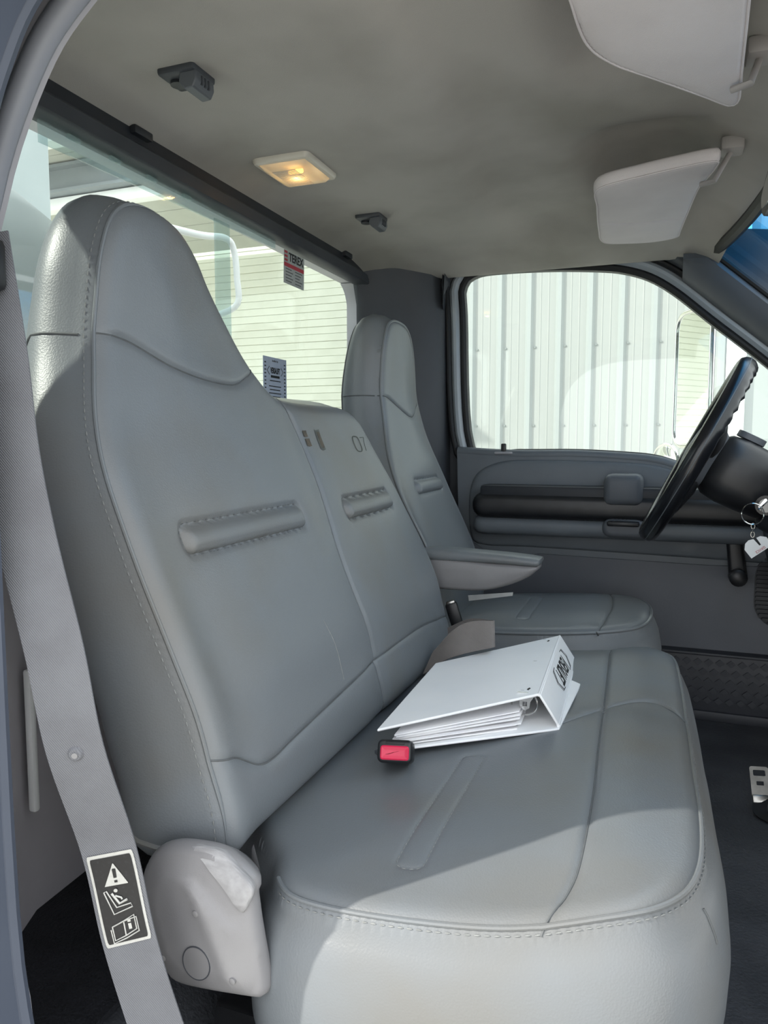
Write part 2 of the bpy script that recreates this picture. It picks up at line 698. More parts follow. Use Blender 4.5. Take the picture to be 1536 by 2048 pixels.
def struct(o, label=None):
    o['kind'] = 'structure'
    if label:
        o['label'] = label
    return o


# ------------------------------------------------------------------ the setting: cab shell
FLOOR_Z = 0.09

# floor: front pan and the raised shelf behind the seats, rubber with shallow wrinkles
def wrinkle(x, y):
    return 0.004 * math.sin(7 * x + 3.1 * math.sin(5 * y)) * math.sin(6 * y + 2 * x)


vs, fs = [], []
NX, NY = 90, 70
for i in range(NX + 1):
    for j in range(NY + 1):
        x = -0.80 + 1.75 * i / NX
        y = 0.40 + 1.56 * j / NY
        step = 0.05 / (1 + math.exp((x + 0.47) * 60))
        tun = 0.07 * math.exp(-((y - 1.2) / 0.22) ** 4) / (1 + math.exp(-(x - 0.55) * 14))
        vs.append((x, y, FLOOR_Z + step + tun + wrinkle(x, y)))
for i in range(NX):
    for j in range(NY):
        a = i * (NY + 1) + j
        fs.append((a, a + NY + 1, a + NY + 2, a + 1))
n0 = len(vs)
vs += [(-0.80, 0.40, 0.0), (0.95, 0.40, 0.0), (0.95, 1.96, 0.0), (-0.80, 1.96, 0.0)]
fs.append((n0, n0 + 1, n0 + 2, n0 + 3))
fl = struct(obj('floor', vs, fs, 'floor_rubber', None, 60), 'wrinkled black rubber cab floor')
mb = MB()
mb.box((-0.80, 0.46, 0.1405), (-0.53, 1.93, 0.1475))
c = mb.build('carpet', 'carpet', fl, None)
c['label'] = 'black carpet behind the seats'


# headliner
def header_x(y):
    return 0.078 + 0.085 * max(0.0, 1 - ((y - 1.2) / 0.70) ** 2)


def ceil_z(x, y):
    z = 1.222
    ex = max(0.0, (-0.66 - x) / 0.09)
    z -= 0.028 * min(1.0, ex) ** 1.6
    ef = max(0.0, (x - header_x(y) + 0.10) / 0.11)
    z -= 0.045 * min(1.0, ef) ** 1.7
    for e in ((y - 1.66) / 0.23, (0.74 - y) / 0.23):
        e = min(1.0, max(0.0, e))
        z -= 0.050 * e ** 1.8
    fx = 1 / (1 + math.exp(-(x + 0.33 + 0.02 * math.sin(5 * y)) * 80))
    fy = 1 / (1 + math.exp((abs(y - 1.2) - 0.54) * 40))
    z += 0.022 * fx * fy
    for cy in (1.44, 0.96):
        z += 0.045 * math.exp(-((x + 0.05) / 0.095) ** 4 - ((y - cy) / 0.13) ** 4)
    return z


vs, fs = [], []
NX, NY = 96, 120
for i in range(NX + 1):
    for j in range(NY + 1):
        y = 0.50 + 1.40 * j / NY
        x = -0.75 + (header_x(y) + 0.755) * i / NX
        vs.append((x, y, ceil_z(x, y)))
n0 = len(vs)
for i in range(NX + 1):
    for j in range(NY + 1):
        vs.append((vs[i * (NY + 1) + j][0], vs[i * (NY + 1) + j][1], 1.30))
for i in range(NX):
    for j in range(NY):
        a = i * (NY + 1) + j
        fs.append((a, a + 1, a + NY + 2, a + NY + 1))
        fs.append((n0 + a, n0 + a + NY + 1, n0 + a + NY + 2, n0 + a + 1))
ceil = struct(obj('ceiling', vs, fs, 'headliner', None, 60), 'stained grey cloth headliner')
mb = MB()
mb.prism([rrect(-0.83, 0.36, 0.17, 2.04, 0.10)], lambda u, v: (u, v, 1.29), lambda u, v: (u, v, 1.33))
mb.build('roof_skin', 'white_paint', ceil)

# rear wall with the back window hole
RWX = -0.75
RW = resample(catmull(rrect(0.385, 0.812, 1.845, 1.160, 0.06, 6), True, 3), 0.02)  # passenger end widened out of view so sunlight reaches the headrest side
YC, ZC = 1.14, 0.99


def to_rect(p):
    dy, dz = p[0] - YC, p[1] - ZC
    k = min((0.83 if dy > 0 else 0.81) / max(abs(dy), 1e-6), (0.30 if dz > 0 else 0.99) / max(abs(dz), 1e-6))
    return (YC + dy * k, ZC + dz * k)


corners = [(1.97, 1.29), (0.33, 1.29), (0.33, 0.0), (1.97, 0.0)]
RWD = list(map(tuple, RW))
outer = [to_rect(p) for p in RWD]
for cq in corners:
    i = min(range(len(outer)), key=lambda k: (outer[k][0] - cq[0]) ** 2 + (outer[k][1] - cq[1]) ** 2)
    outer[i] = cq
mb = MB()
mb.loft([[(x, p[0], p[1]) for p in Q] for Q, x in ((RWD, RWX - 0.06), (RWD, RWX - 0.02), (outer, RWX - 0.02), (outer, RWX - 0.06), (RWD, RWX - 0.06))], cap=False)
wr = struct(mb.build('wall_rear', 'rear_panel'), 'grey rear cab wall')
# dark trim around the back window: a wide band and a proud inner lip
for nm, d0, d1, x0, x1, m in (('window_trim', -0.004, 0.046, RWX - 0.02, RWX + 0.012, 'trim_black'), ('window_lip', -0.010, 0.020, RWX - 0.015, RWX + 0.022, 'trim_dark')):
    a, b = offset2(RW, d0), offset2(RW, d1)
    mb = MB()
    rings = []
    for Q, x in ((a, x0), (a, x1 - 0.004), (offset2(a, 0.003), x1), (offset2(b, -0.006), x1 - 0.003), (b, x1 - 0.010), (b, x0)):
        rings.append([(x, p[0], p[1]) for p in Q])
    mb.loft(rings, cap=False)
    mb.build(nm, m, wr)
for (yc, zc) in ((0.93, 1.195), (1.68, 1.196)):
    mb = MB()
    mb.rbox((RWX - 0.005, yc - 0.02, zc - 0.006), (RWX + 0.020, yc + 0.02, zc + 0.006), 0.002)
    mb.build('clip', 'trim_black', wr)

# back window: fixed panes, the sliding middle pane standing open, its frosted edge strips
w1 = bpy.data.objects.new('window_1', None)
COL.objects.link(w1)
struct(w1, 'sliding rear window of the cab')
mb = MB()
mb.prism([[tuple(p) for p in offset2(RW, 0.006)]], lambda u, v: (RWX - 0.012, u, v), lambda u, v: (RWX - 0.008, u, v))
mb.build('pane', 'glass_clear', w1, None)


def strip(y0, z0, y1, z1, y2, z2, y3, z3, x=RWX - 0.004):
    mb = MB()
    mb.prism([[(y0, z0), (y1, z1), (y2, z2), (y3, z3)]], lambda u, v: (x - 0.003, u, v), lambda u, v: (x, u, v))
    return mb.build('pane_edge', 'glass_edge', w1, None)


mb = MB()
mb.prism([[(-0.75, 0.80), (-0.685, 0.80), (-0.685, 1.20), (-0.75, 1.20)]], lambda u, v: (u, 0.398, v), lambda u, v: (u, 0.402, v))
mb.build('added_corner_pane', 'glass_clear', w1, None)  # added, unseen corner glass that lets the sun in on the headrest
strip(0.755, 1.122, 1.36, 1.136, 1.36, 1.175, 0.755, 1.175)
strip(1.140, 0.80, 1.186, 0.80, 1.186, 1.135, 1.140, 1.135, RWX - 0.0005)
for yy in (0.80, 0.88, 0.96, 1.05):
    mb = MB()
    mb.rbox((RWX - 0.004, yy, 1.143), (RWX + 0.001, yy + 0.022, 1.149), 0.001)
    mb.build('glass_clip', 'glass_edge', w1)

# driver side wall: cab side with the door hole, pillars, door
WIN2 = [(-0.482, .736), (-.369, .730), (-.217, .730), (-.097, .724), (-.028, .717), (.03, .700), (.15, .655), (.30, .61), (.42, .59), (.455, .60), (.455, .65), (.36, .775),
        (.21, .917), (.084, 1.025), (.005, 1.094), (-.052, 1.133), (-.109, 1.155), (-.168, 1.166), (-.288, 1.177), (-.415, 1.181), (-.480, 1.176), (-.508, 1.150), (-.506, 1.08)]
WIN = resample(catmull(WIN2, True, 6), 0.015)
FRO = offset2(WIN, 0.048)
mb = MB()
side = [(-0.81, 0.0), (1.05, 0.0), (1.05, 0.72), (0.80, 0.80), (0.34, 1.16), (0.20, 1.235), (0.0, 1.26), (-0.81, 1.29)]
door_hole = [(-0.545, 0.20), (0.62, 0.20), (0.62, 0.64), (0.50, 0.74)] + [tuple(p) for p in FRO if p[1] > 0.80]
mb.prism([side, [tuple(p) for p in FRO]], lambda u, v: (u, 1.955, v), lambda u, v: (u, 1.99, v))
wl = struct(mb.build('wall_left', 'trim_dark'), 'driver side of the cab')

d1 = bpy.data.objects.new('door_1', None)
COL.objects.link(d1)
struct(d1, 'closed driver door seen from inside')
# painted door frame and black glass seal, stepped rings round the window
def ring_part(nm, o0, o1, y_in, y_out, m, parent, chamf=0.006):
    mb = MB()
    rings = []
    for o, y in ((o0, y_out), (o0, y_in + chamf), (o0 + chamf, y_in), (o1 - chamf, y_in), (o1, y_in + chamf), (o1, y_out)):
        rings.append([(p[0], y, p[1]) for p in offset2(WIN, o)])
    mb.loft(rings, cap=False)
    return mb.build(nm, m, parent)


ring_part('window_seal', 0.0, 0.017, 1.922, 1.952, 'rubber_black', d1)
ring_part('window_frame', 0.0165, 0.040, 1.918, 1.960, 'door_paint', d1, 0.008)
ring_part('door_seal', 0.0395, 0.054, 1.914, 1.960, 'rubber_black', d1, 0.005)

w2 = MB().prism([[tuple(p) for p in offset2(WIN, 0.010)]], lambda u, v: (u, 1.934, v), lambda u, v: (u, 1.938, v)).build('window_2', 'glass_clear', None, None)
struct(w2, 'driver door window glass')

# door trim panel
TOP = [(-0.520, .727), (-.369, .719), (-.217, .719), (-.097, .713), (-.028, .706), (.03, .689), (.15, .644), (.30, .598), (.45, .575)]
pan = TOP + [(0.60, 0.56), (0.60, 0.25), (-0.505, 0.25)]
mb = MB()
mb.prism([pan], lambda u, v: (u, 1.905, v), lambda u, v: (u, 1.952, v))
mb.build('trim_panel', 'door_panel', d1)
# rounded sill roll on top of the panel
mb = MB()
tp = catmull(TOP, False, 5)
mb.tube([(p[0], 1.917, p[1] - 0.004) for p in tp], 0.0135, 10)
mb.build('sill_roll', 'door_panel', d1)
# raised upper field
up = catmull([(-0.478, .50), (-.485, .60), (-.465, .665), (-.40, .697), (-.30, .702), (-.1, .698), (.0, .685), (.12, .64), (.3, .58), (.55, .55), (.58, .50), (.5, .46), (.1, .47), (-.3, .478), (-.44, .478)], True, 6)
Pl = Pillow(up, lambda u, v: 0.012, lambda u, v, w: (u, 1.906 - w, v), lambda u, v: 0.012, R=0.010, grid=0.03, step=0.014, rings=[(0.5, 0.001), (1.0, 0.002)])
Pl.build('upper_panel', 'door_panel', d1)
# arm rest: grey pod below, black pad on top
def pod(nm, z0, z1, y0, m, x0=-0.462, x1=0.34, r=0.03):
    P = resample(np.array(rrect(x0, z0, x1, z1, min(r, (z1 - z0) * 0.45), 5)), 0.012)
    Q = Pillow(P, lambda u, v: 1.895 - y0, lambda u, v, w: (u, 1.895 - w, v), lambda u, v: 1.895 - y0, R=0.022, grid=0.016, step=0.010, rings=[(0.5, 0.003), (1.0, 0.006)])
    return Q.build(nm, m, d1)


pod('armrest_base', 0.513, 0.562, 1.835, 'door_panel')
a_ = pod('armrest_pad', 0.556, 0.622, 1.825, 'black_plastic')
a_['label'] = 'black arm rest pad'
mb = MB()
mb.rbox((-0.44, 1.832, 0.598), (0.33, 1.90, 0.640), 0.008)
mb.build('armrest_ledge', 'trim_black', d1)
mb = MB()
mb.rbox((-0.138, 1.812, 0.598), (-0.050, 1.90, 0.672), 0.016, 3)
mb.build('pull_cup', 'trim_mid', d1)
mb = MB()
P = resample(np.array(rrect(-0.140, 0.520, -0.040, 0.566, 0.02)), 0.01)
Pillow(P, lambda u, v: 0.075, lambda u, v, w: (u, 1.895 - w, v), lambda u, v: 0.07, R=0.012, grid=0.01, rings=[(0.5, 0.002), (1, 0.004)]).build('handle_bezel', 'trim_mid', d1)
mb.rbox((-0.128, 1.810, 0.549), (-0.055, 1.83, 0.561), 0.004)
mb.build('door_handle', 'black_plastic', d1)
# lock knob
mb = MB()
mb.rbox((-0.420, 1.900, 0.716), (-0.372, 1.930, 0.7225), 0.003)
mb.build('lock_bezel', 'trim_light', d1)
mb = MB()
mb.rbox((-0.4035, 1.906, 0.720), (-0.3905, 1.918, 0.744), 0.003)
mb.build('lock_knob', 'black_plastic', d1)
# window winder
cr = bpy.data.objects.new
mb = MB()
cap = [(0.150 + 0.0165 * math.cos(a), 0.530 + 0.0165 * math.sin(a)) for a in np.linspace(0, math.pi, 10)] + [(0.163 + 0.020 * math.cos(a), 0.437 + 0.020 * math.sin(a)) for a in np.linspace(math.pi, 2 * math.pi, 12)]
P = resample(np.array(cap), 0.005)
Q = Pillow(P, lambda u, v: 0.0, lambda u, v, w: (u, 1.868 - w, v), lambda u, v: 0.014, R=0.008, grid=0.006, step=0.005, rings=[(0.5, 0.0), (1.0, -0.003)])
mb.v, mb.f = Q.verts, Q.faces
crank = mb.build('window_crank', 'black_plastic', d1)
mb = MB()
mb.tube([(0.150, 1.905, 0.530), (0.150, 1.885, 0.530), (0.150, 1.874, 0.530)], lambda t: 0.020 - 0.005 * t, 16)
mb.build('crank_boss', 'black_plastic', crank)
mb = MB()
mb.tube([(0.161, 1.882, 0.437), (0.161, 1.862, 0.437), (0.161, 1.845, 0.437), (0.161, 1.840, 0.437)], lambda t: 0.0195 if t < 0.9 else 0.012, 16)
mb.build('crank_knob', 'black_plastic', crank)
# speaker grille
mb = MB()
mb.prism([rrect(0.200, 0.315, 0.36, 0.495, 0.06, 8)], lambda u, v: (u, 1.898, v), lambda u, v: (u, 1.910, v))
gr = mb.build('speaker_grille', 'trim_black', d1)
for k in range(17):
    z = 0.325 + k * 0.0100
    e = 0.06 - math.sqrt(max(0, 0.06 ** 2 - max(0, (0.375 - z), z - 0.435) ** 2))
    mb = MB()
    mb.box((0.203 + e, 1.891, z), (0.357 - e, 1.899, z + 0.0046))
    mb.build('slat', 'trim_black', gr, None)
# lower panel slab, slightly recessed pocket line
mb = MB()
mb.prism([[(-0.50, 0.252), (0.60, 0.252), (0.60, 0.47), (0.1, 0.455), (-0.3, 0.462), (-0.40, 0.44), (-0.50, 0.50)]], lambda u, v: (u, 1.899, v), lambda u, v: (u, 1.91, v))
mb.build('lower_panel', 'door_panel_low', d1)

# sill trim with raised diamonds
mb = MB()
mb.rbox((-0.52, 1.876, 0.085), (0.70, 1.953, 0.252), 0.006)
t1 = struct(mb.build('trim_1', 'scuff_plate'), 'dark embossed sill plate under driver door')
mb = MB()
for i in range(30):
    for j in range(5):
        x = -0.06 + 0.024 * i + (0.012 if j % 2 else 0)
        z = 0.135 + 0.023 * j
        mb.prism([[(x - 0.010, z), (x, z - 0.009), (x + 0.010, z), (x, z + 0.009)]], lambda u, v: (u, 1.8735, v), lambda u, v: (u, 1.877, v))
mb.build('embossing', 'scuff_plate', t1, None, 'stuff')
mb = MB()
mb.rbox((-0.52, 1.870, 0.243), (0.70, 1.885, 0.2505), 0.003)
mb.rbox((-0.52, 1.868, 0.086), (0.70, 1.885, 0.110), 0.004)
mb.build('edge_bead', 'scuff_plate', t1)

# driver B pillar trim, wraps the corner between rear wall and door
prof = [(-0.735, 1.80), (-0.69, 1.83), (-0.62, 1.862), (-0.575, 1.885), (-0.557, 1.905), (-0.552, 1.955), (-0.76, 1.955), (-0.76, 1.80)]
mb = MB()
rings = []
for z in (0.09, 0.5, 0.9, 1.10, 1.16, 1.20, 1.25):
    sh = 0.0 if z < 1.1 else (z - 1.1) * 0.15
    bx = -0.006 * (z - 0.6)
    rings.append([(p[0] + bx - (0.006 if z > 1.1 else 0), p[1] - sh, z) for p in prof])
mb.loft(rings)
struct(mb.build('trim_2', 'trim_dark'), 'dark grey pillar trim behind driver door')
# roof rail trim above driver door
mb = MB()
TOPR = [p for p in offset2(WIN, 0.052) if p[1] > 1.09 or (p[0] > 0.0 and p[1] > 0.66)]
TOPR = sorted([tuple(p) for p in TOPR], key=lambda p: p[0])
rings = []
for (x, z) in TOPR:
    rings.append([(x, 1.955, z), (x, 1.900, z + 0.002), (x + 0.004, 1.880, z + 0.012), (x + 0.008, 1.872, z + 0.03), (x + 0.012, 1.90, z + 0.06), (x + 0.012, 1.955, z + 0.07)])
mb.loft(rings)
struct(mb.build('trim_3', 'trim_dark'), 'dark roof rail trim over driver door')
# A pillar trim between door window and windscreen
mb = MB()
rings = []
for k in range(17):
    x = 0.02 + 0.80 * k / 16
    zt = min(1.176, 1.160 - 0.88 * (x - 0.087))
    zb = 1.072 - 0.86 * (x - 0.082)
    rings.append([(x, 1.955, zb), (x, 1.908, zb), (x, 1.890, zb + 0.012), (x, 1.868, zb + 0.035), (x, 1.856, 0.5 * (zb + zt) + 0.015), (x, 1.850, zt - 0.016), (x, 1.854, zt - 0.004), (x, 1.875, zt), (x, 1.955, zt)])
mb.loft(rings)
struct(mb.build('trim_4', 'trim_mid'), 'grey windscreen pillar trim on driver side')

# windscreen: header seal, glass with blue shade band
WS = [(0.075, 1.180), (0.30, 0.982), (0.45, 0.850), (0.56, 0.753)]
vs, fs = [], []
for i, (x, z) in enumerate(WS):
    for j in range(13):
        y = 0.52 + 1.36 * j / 12
        vs.append((x - 0.075 + header_x(y), y, z))
for i in range(3):
    for j in range(12):
        a = i * 13 + j
        fs.append((a, a + 1, a + 14, a + 13))
wi = obj('window_3', vs, fs, 'glass_windshield', None, 60)
struct(wi, 'windscreen with blue shade band')
mb = MB()
hp = []
for j in range(25):
    y = 0.50 + 1.385 * j / 24
    hp.append((header_x(y) - 0.003, y, 1.172))
mb.tube(hp, 0.013, 8)
mb.tube([(0.08, 1.856, 1.172), (0.30, 1.852, 0.977), (0.56, 1.852, 0.748)], 0.007, 8)
struct(mb.build('trim_5', 'rubber_black'), 'black windscreen seal')

# passenger door opening: inner trim (light) and outer jamb (dark) as the edge one looks past
INNER = [(-0.515, 0.0), (-0.515, 0.22), (-0.535, 0.36), (-0.535, 0.80), (-0.503, .934), (-0.457, 1.021), (-0.411, 1.066), (-0.34, 1.105), (-0.22, 1.135), (0.0, 1.14)]
inn = [tuple(p) for p in catmull(INNER, False, 5)]
mb = MB()
mb.prism([inn + [(0.10, 1.13), (0.12, 1.25), (-0.690, 1.25), (-0.690, 0.80), (-0.735, 0.80), (-0.735, 0.0)]], lambda u, v: (u, 0.445, v), lambda u, v: (u, 0.468, v))  # rear edge cut back, unseen, to let sun through the corner
wrt = struct(mb.build('wall_right', 'trim_light'), 'light grey trim of open passenger doorway')
mb = MB()
mb.tube([(p[0] - 0.002, 0.452, p[1]) for p in inn], 0.0095, 10)
mb.build('trim_edge', 'trim_strip', wrt)
OUT = [(-0.438, 0.0), (-0.438, 0.22), (-0.456, 0.38), (-0.458, 0.75), (-0.462, 0.87), (-0.446, 0.950), (-0.424, 0.998), (-0.394, 1.036), (-0.33, 1.08), (-0.20, 1.11), (0.05, 1.115)]
out = [tuple(p) for p in catmull(OUT, False, 5)]
mb = MB()
mb.prism([out + [(0.10, 1.11), (0.12, 1.29), (-0.690, 1.29), (-0.690, 0.80), (-0.735, 0.80), (-0.735, 0.0)]], lambda u, v: (u, 0.375, v), lambda u, v: (u, 0.395, v))  # jamb also shortened at the rear for the sun to pass
mb.build('door_jamb', 'jamb_blue', wrt)
mb = MB()
mb.tube([(p[0] - 0.004, 0.400, p[1] + 0.004) for p in out], 0.007, 8)
mb.build('weatherstrip', 'jamb_blue', wrt)
mb = MB()
mb.tube([(p[0] - 0.020, 0.373, p[1] + 0.012) for p in out], 0.005, 8)
mb.build('jamb_bead', 'trim_light', wrt)
# inner rear corner panel below the window, passenger side
mb = MB()
prof = [(-0.76, 0.46), (-0.62, 0.468), (-0.60, 0.49), (-0.64, 0.535), (-0.70, 0.60), (-0.735, 0.68), (-0.742, 0.80), (-0.76, 0.80)]
rings = []
for z in (0.10, 0.40, 0.70, 0.80):
    rings.append([(p[0], p[1], z) for p in prof])
mb.loft(rings)
cp = mb.build('corner_panel', 'rear_panel', wrt)
mb = MB()
mb.rbox((-0.705, 0.646, 0.30), (-0.694, 0.655, 0.475), 0.003, 2)
mb.build('highlight_strip', 'white_paint', wrt)  # white strip put in for the highlight on the corner panel
# passenger sill
mb = MB()
mb.rbox((-0.53, 0.40, 0.02), (0.90, 0.47, 0.115), 0.01)
struct(mb.build('trim_6', 'scuff_plate'), 'dark sill of the open passenger doorway')

# dash: only its driver end shows beside the column
mb = MB()
dp = [(0.30, 0.40), (0.235, 0.44), (0.205, 0.55), (0.212, 0.62), (0.226, 0.70), (0.265, 0.745), (0.40, 0.765), (0.85, 0.735), (0.95, 0.60), (0.95, 0.40)]
dp = [tuple(p) for p in catmull(dp, True, 3)]
mb.prism([dp], lambda u, v: (u, 0.50, v), lambda u, v: (u, 1.86, v))
dash = mb.build('dashboard', 'trim_dark')
tag(dash, 'dark grey dashboard at right edge behind steering column', 'dashboard')

# ------------------------------------------------------------------ bench seat (passenger and middle place)
PROF_Z = [0.10, .359, .415, .483, .617, .718, .762, .852, .930, .987, 1.10]
PROF_X = [-.372, -.375, -.384, -.400, -.461, -.500, -.515, -.532, -.529, -.524, -.520]


def _smooth_prof():
    zz = np.linspace(0.10, 1.10, 201)
    xx = np.interp(zz, PROF_Z, PROF_X)
    k = np.exp(-np.linspace(-2, 2, 21) ** 2)
    k /= k.sum()
    xp = np.pad(xx, 10, mode='edge')
    return zz, np.convolve(xp, k, mode='valid')


PZ, PX = _smooth_prof()


def back_x(z):
    return float(np.interp(z, PZ, PX))


bench = empty('bench_seat', 'grey vinyl bench seat with tall passenger backrest and low middle place', 'seat')
BO = [(0.566, .352), (0.562, .42), (0.560, .50), (0.560, .62), (0.563, .71), (0.575, .77), (0.592, .83), (0.601, .88), (0.608, .93), (0.622, .972), (0.648, .994), (0.69, 1.000), (0.735, .992), (0.772, .968),
      (0.800, .938), (0.846, .895), (0.900, .848), (0.950, .816), (1.010, .807), (1.10, .806), (1.19, .806), (1.238, .795), (1.272, .765), (1.326, .673), (1.352, .60), (1.362, .54), (1.358, .47), (1.345, .41), (1.325, .358), (1.28, .346), (0.95, .346), (0.62, .346)]
outline = catmull(BO, True, 8)


def bdepth(u, v):
    t = float(np.interp(v, [.3, .5, .75, .9, 1.0], [.115, .115, .092, .078, .066]))
    return t


head_seam = catmull([(.600, .852), (.64, .848), (.70, .828), (.76, .818), (.83, .817), (.872, .830), (.893, .842)], False, 8)
mid_seam = catmull([(.965, .808), (.985, .76), (.988, .70), (.983, .64), (.970, .56), (.964, .45), (.966, .40), (.975, .352)], False, 6)
low_seam = catmull([(.566, .446), (.60, .436), (.634, .416), (.664, .412), (.70, .415), (.79, .421), (.88, .427), (.964, .432), (1.08, .433), (1.20, .43), (1.35, .415)], False, 6)
slotA = slot_shape(.772, .642, .262, .030, 0.012)
slotB = slot_shape(1.150, .642, .208, .030, 0.012)


def bumps(u, v):
    # soft body hollows of a worn seat and the slight dish of the middle place
    b = -0.006 * math.exp(-((u - .77) / .13) ** 2 - ((v - .55) / .12) ** 2)
    b += 0.006 * math.exp(-((u - .80) / .2) ** 2 - ((v - .46) / .05) ** 2)
    b += 0.010 * math.exp(-((v - .38) / .045) ** 2)
    b += -0.010 * math.exp(-((u - .966) / .03) ** 2) * (1 if v < .80 else 0.5) * 0.25
    b += 0.012 * math.exp(-((u - .575) / .03) ** 2 - ((v - .55) / .2) ** 2)
    return b


BK = Pillow(outline, lambda u, v: back_x(v), lambda u, v, w: (w, u, v), bdepth, R=0.026, seams=[head_seam, mid_seam, low_seam], slots=[slotA, slotB], crown=0.010, bumps=bumps,
            rings=[(0.10, 0.003), (0.25, 0.007), (0.45, 0.010), (0.65, 0.008), (0.8, 0.002), (0.92, -0.008), (1.0, -0.024)])
backrest = BK.build('backrest', 'vinyl', bench)
backrest['label'] = 'grey vinyl bench backrest with headrest hump'
mb = MB()
for s in (head_seam, mid_seam, low_seam):
    mb.tube(BK.on_face(s, 0.0004), 0.0010, 6)
mb.build('seam', 'vinyl_seam', backrest)
keep_l = lambda u, v: (v > 0.356 and u < 0.70)
mb = MB()
pp = BK.edge_path(0.0045, 0.0006, lambda u, v: v > 0.356 and u < .70)
mb.tube(pp, lambda t: 0.0022 * max(0.05, min(1.0, t * 14, (1 - t) * 14)), 8)
mb.build('piping', 'vinyl', backrest)
mb = MB()
stitches(mb, BK.edge_path(0.0005, 0.0012, lambda u, v: v > 0.36 and u < .69))
mb.build('stitching', 'thread', backrest, 60, 'stuff')
# flank seams: the head seam runs on round the side; bottom hem with stitching
mb = MB()
pth = []
for fr in np.linspace(0.0, 0.99, 14):
    c = BK.flank_path(fr, lambda u, v: True, 0.0003)
    zt = 0.852 + 0.004 * math.sin(fr * 3.1) - 0.016 * fr * fr
    best = min([p for p in c if p.y < .66], key=lambda p: abs(p.z - zt))
    pth.append(best)
mb.tube([Vector(p) for p in resample(np.array([tuple(p) for p in pth]), 0.008, False)], 0.0014, 6)
mb.build('seam', 'vinyl_seam', backrest)
mb = MB()
hem = [p for p in (BK.flank_path(f, lambda u, v: abs(u - .566) < .004 and v < .365, 0.0)[:1] for f in np.linspace(0.02, 0.97, 14)) if p]
mb.tube([p[0] for p in hem], 0.0030, 8)
mb.build('hem', 'vinyl_side', backrest)
# rear edge welt of the backrest, frayed line against the window
mb = MB()
mb.tube(BK.flank_path(0.965, lambda u, v: v > 0.45 and u < 0.70, 0.001), 0.0022, 6)
mb.build('rear_welt', 'vinyl_side', backrest)
# pleat stitching
mb = MB()
for s in (slotA, slotB):
    q = np.vstack([offset2(s, 0.002), offset2(s, 0.002)[:1]])
    stitches(mb, BK.on_face(q, 0.0006), 0.004, 0.003, 0.0005)
mb.build('pleat_stitching', 'vinyl_seam', backrest, 60, 'stuff')
# faint crack line in the vinyl and worn printed marks
mb = MB()
mb.tube(BK.on_face(np.array([(.848, .515), (.850, .49), (.847, .46), (.848, .44)]), 0.0001), 0.0005, 5)
mb.build('crack', 'thread', backrest)


def face_patch(P, poly, lift=0.0006, nm='mark', m='vinyl_mark', parent=None):
    mb = MB()
    q = np.array(poly)
    w = P.height(q) + lift
    pts = [Vector(P.mapf(u, v, ww)) for (u, v), ww in zip(q, w)]
    mb.add(pts, [tuple(range(len(pts)))])
    return mb.build(nm, m, parent, None)


for (u, v, a, b, m) in ((1.003, .757, .006, .005, 'vinyl_mark'), (1.004, .744, .007, .006, 'vinyl_mark'), (1.046, .748, .0085, .0165, 'vinyl_mark_dark'), (1.047, .748, .0055, .013, 'vinyl_mark')):
    face_patch(BK, [(u - a, v - b * .8), (u - a * .2, v - b), (u + a, v - b * .9), (u + a * .9, v + b * .3), (u + a, v + b), (u - a * .5, v + b * .9), (u - a * .9, v + b)], 0.0006 if m == 'vinyl_mark_dark' else 0.0011, 'worn_mark', m, backrest)
mb = MB()
ov = [(1.190 + 0.014 * math.copysign(abs(math.cos(t)) ** 0.6, math.cos(t)), .742 + 0.013 * math.copysign(abs(math.sin(t)) ** 0.6, math.sin(t))) for t in np.linspace(0, 2 * math.pi, 33)]
mb.tube(BK.on_face(np.array(ov), 0.0003, 0.003), 0.0011, 6)
mb.build('worn_digit', 'vinyl_mark_dark', backrest)
mb = MB()
mb.tube(BK.on_face(np.array([(1.213, .753), (1.232, .754), (1.226, .745), (1.222, .730)]), 0.0002, 0.003), 0.0007, 6)
mb.build('worn_digit', 'vinyl_mark_dark', backrest)

# bench cushion
def cz(x, y):
    return 0.342 + (x + 0.36) * 0.085


CO = [(-.40, .66), (-.355, .615), (-.325, .568), (-.285, .545), (-.20, .540), (-.10, .549), (-.02, .572), (.022, .610), (.042, .665), (.048, .75), (.045, .88), (.042, 1.02), (.036, 1.18), (.026, 1.30), (.008, 1.345), (-.03, 1.375), (-.10, 1.382), (-.25, 1.378), (-.40, 1.372), (-.445, 1.35), (-.45, 1.0), (-.44, .72)]
c_out = catmull(CO, True, 8)
c_seam = catmull([(-.080, .555), (-.066, .59), (-.059, .64), (-.060, .76), (-.066, .90), (-.071, 1.04), (-.077, 1.20), (-.083, 1.365)], False, 6)
c_seam2 = catmull([(-.124, .963), (-.115, .974), (-.072, 1.035), (-.03, 1.07), (.005, 1.075), (.034, 1.04)], False, 6)
c_slot = slot_shape(-.2075, .728, .250, .027, math.pi / 2)


def cbump(u, v):
    b = 0.010 * math.exp(-((u + .02) / .06) ** 2)
    b -= 0.006 * math.exp(-((u + .24) / .10) ** 2 - ((v - .80) / .16) ** 2)
    b -= 0.004 * math.exp(-((v - 1.05) / .05) ** 2)
    b += 0.012 * math.exp(-((v - 1.27) / .10) ** 2)
    return b


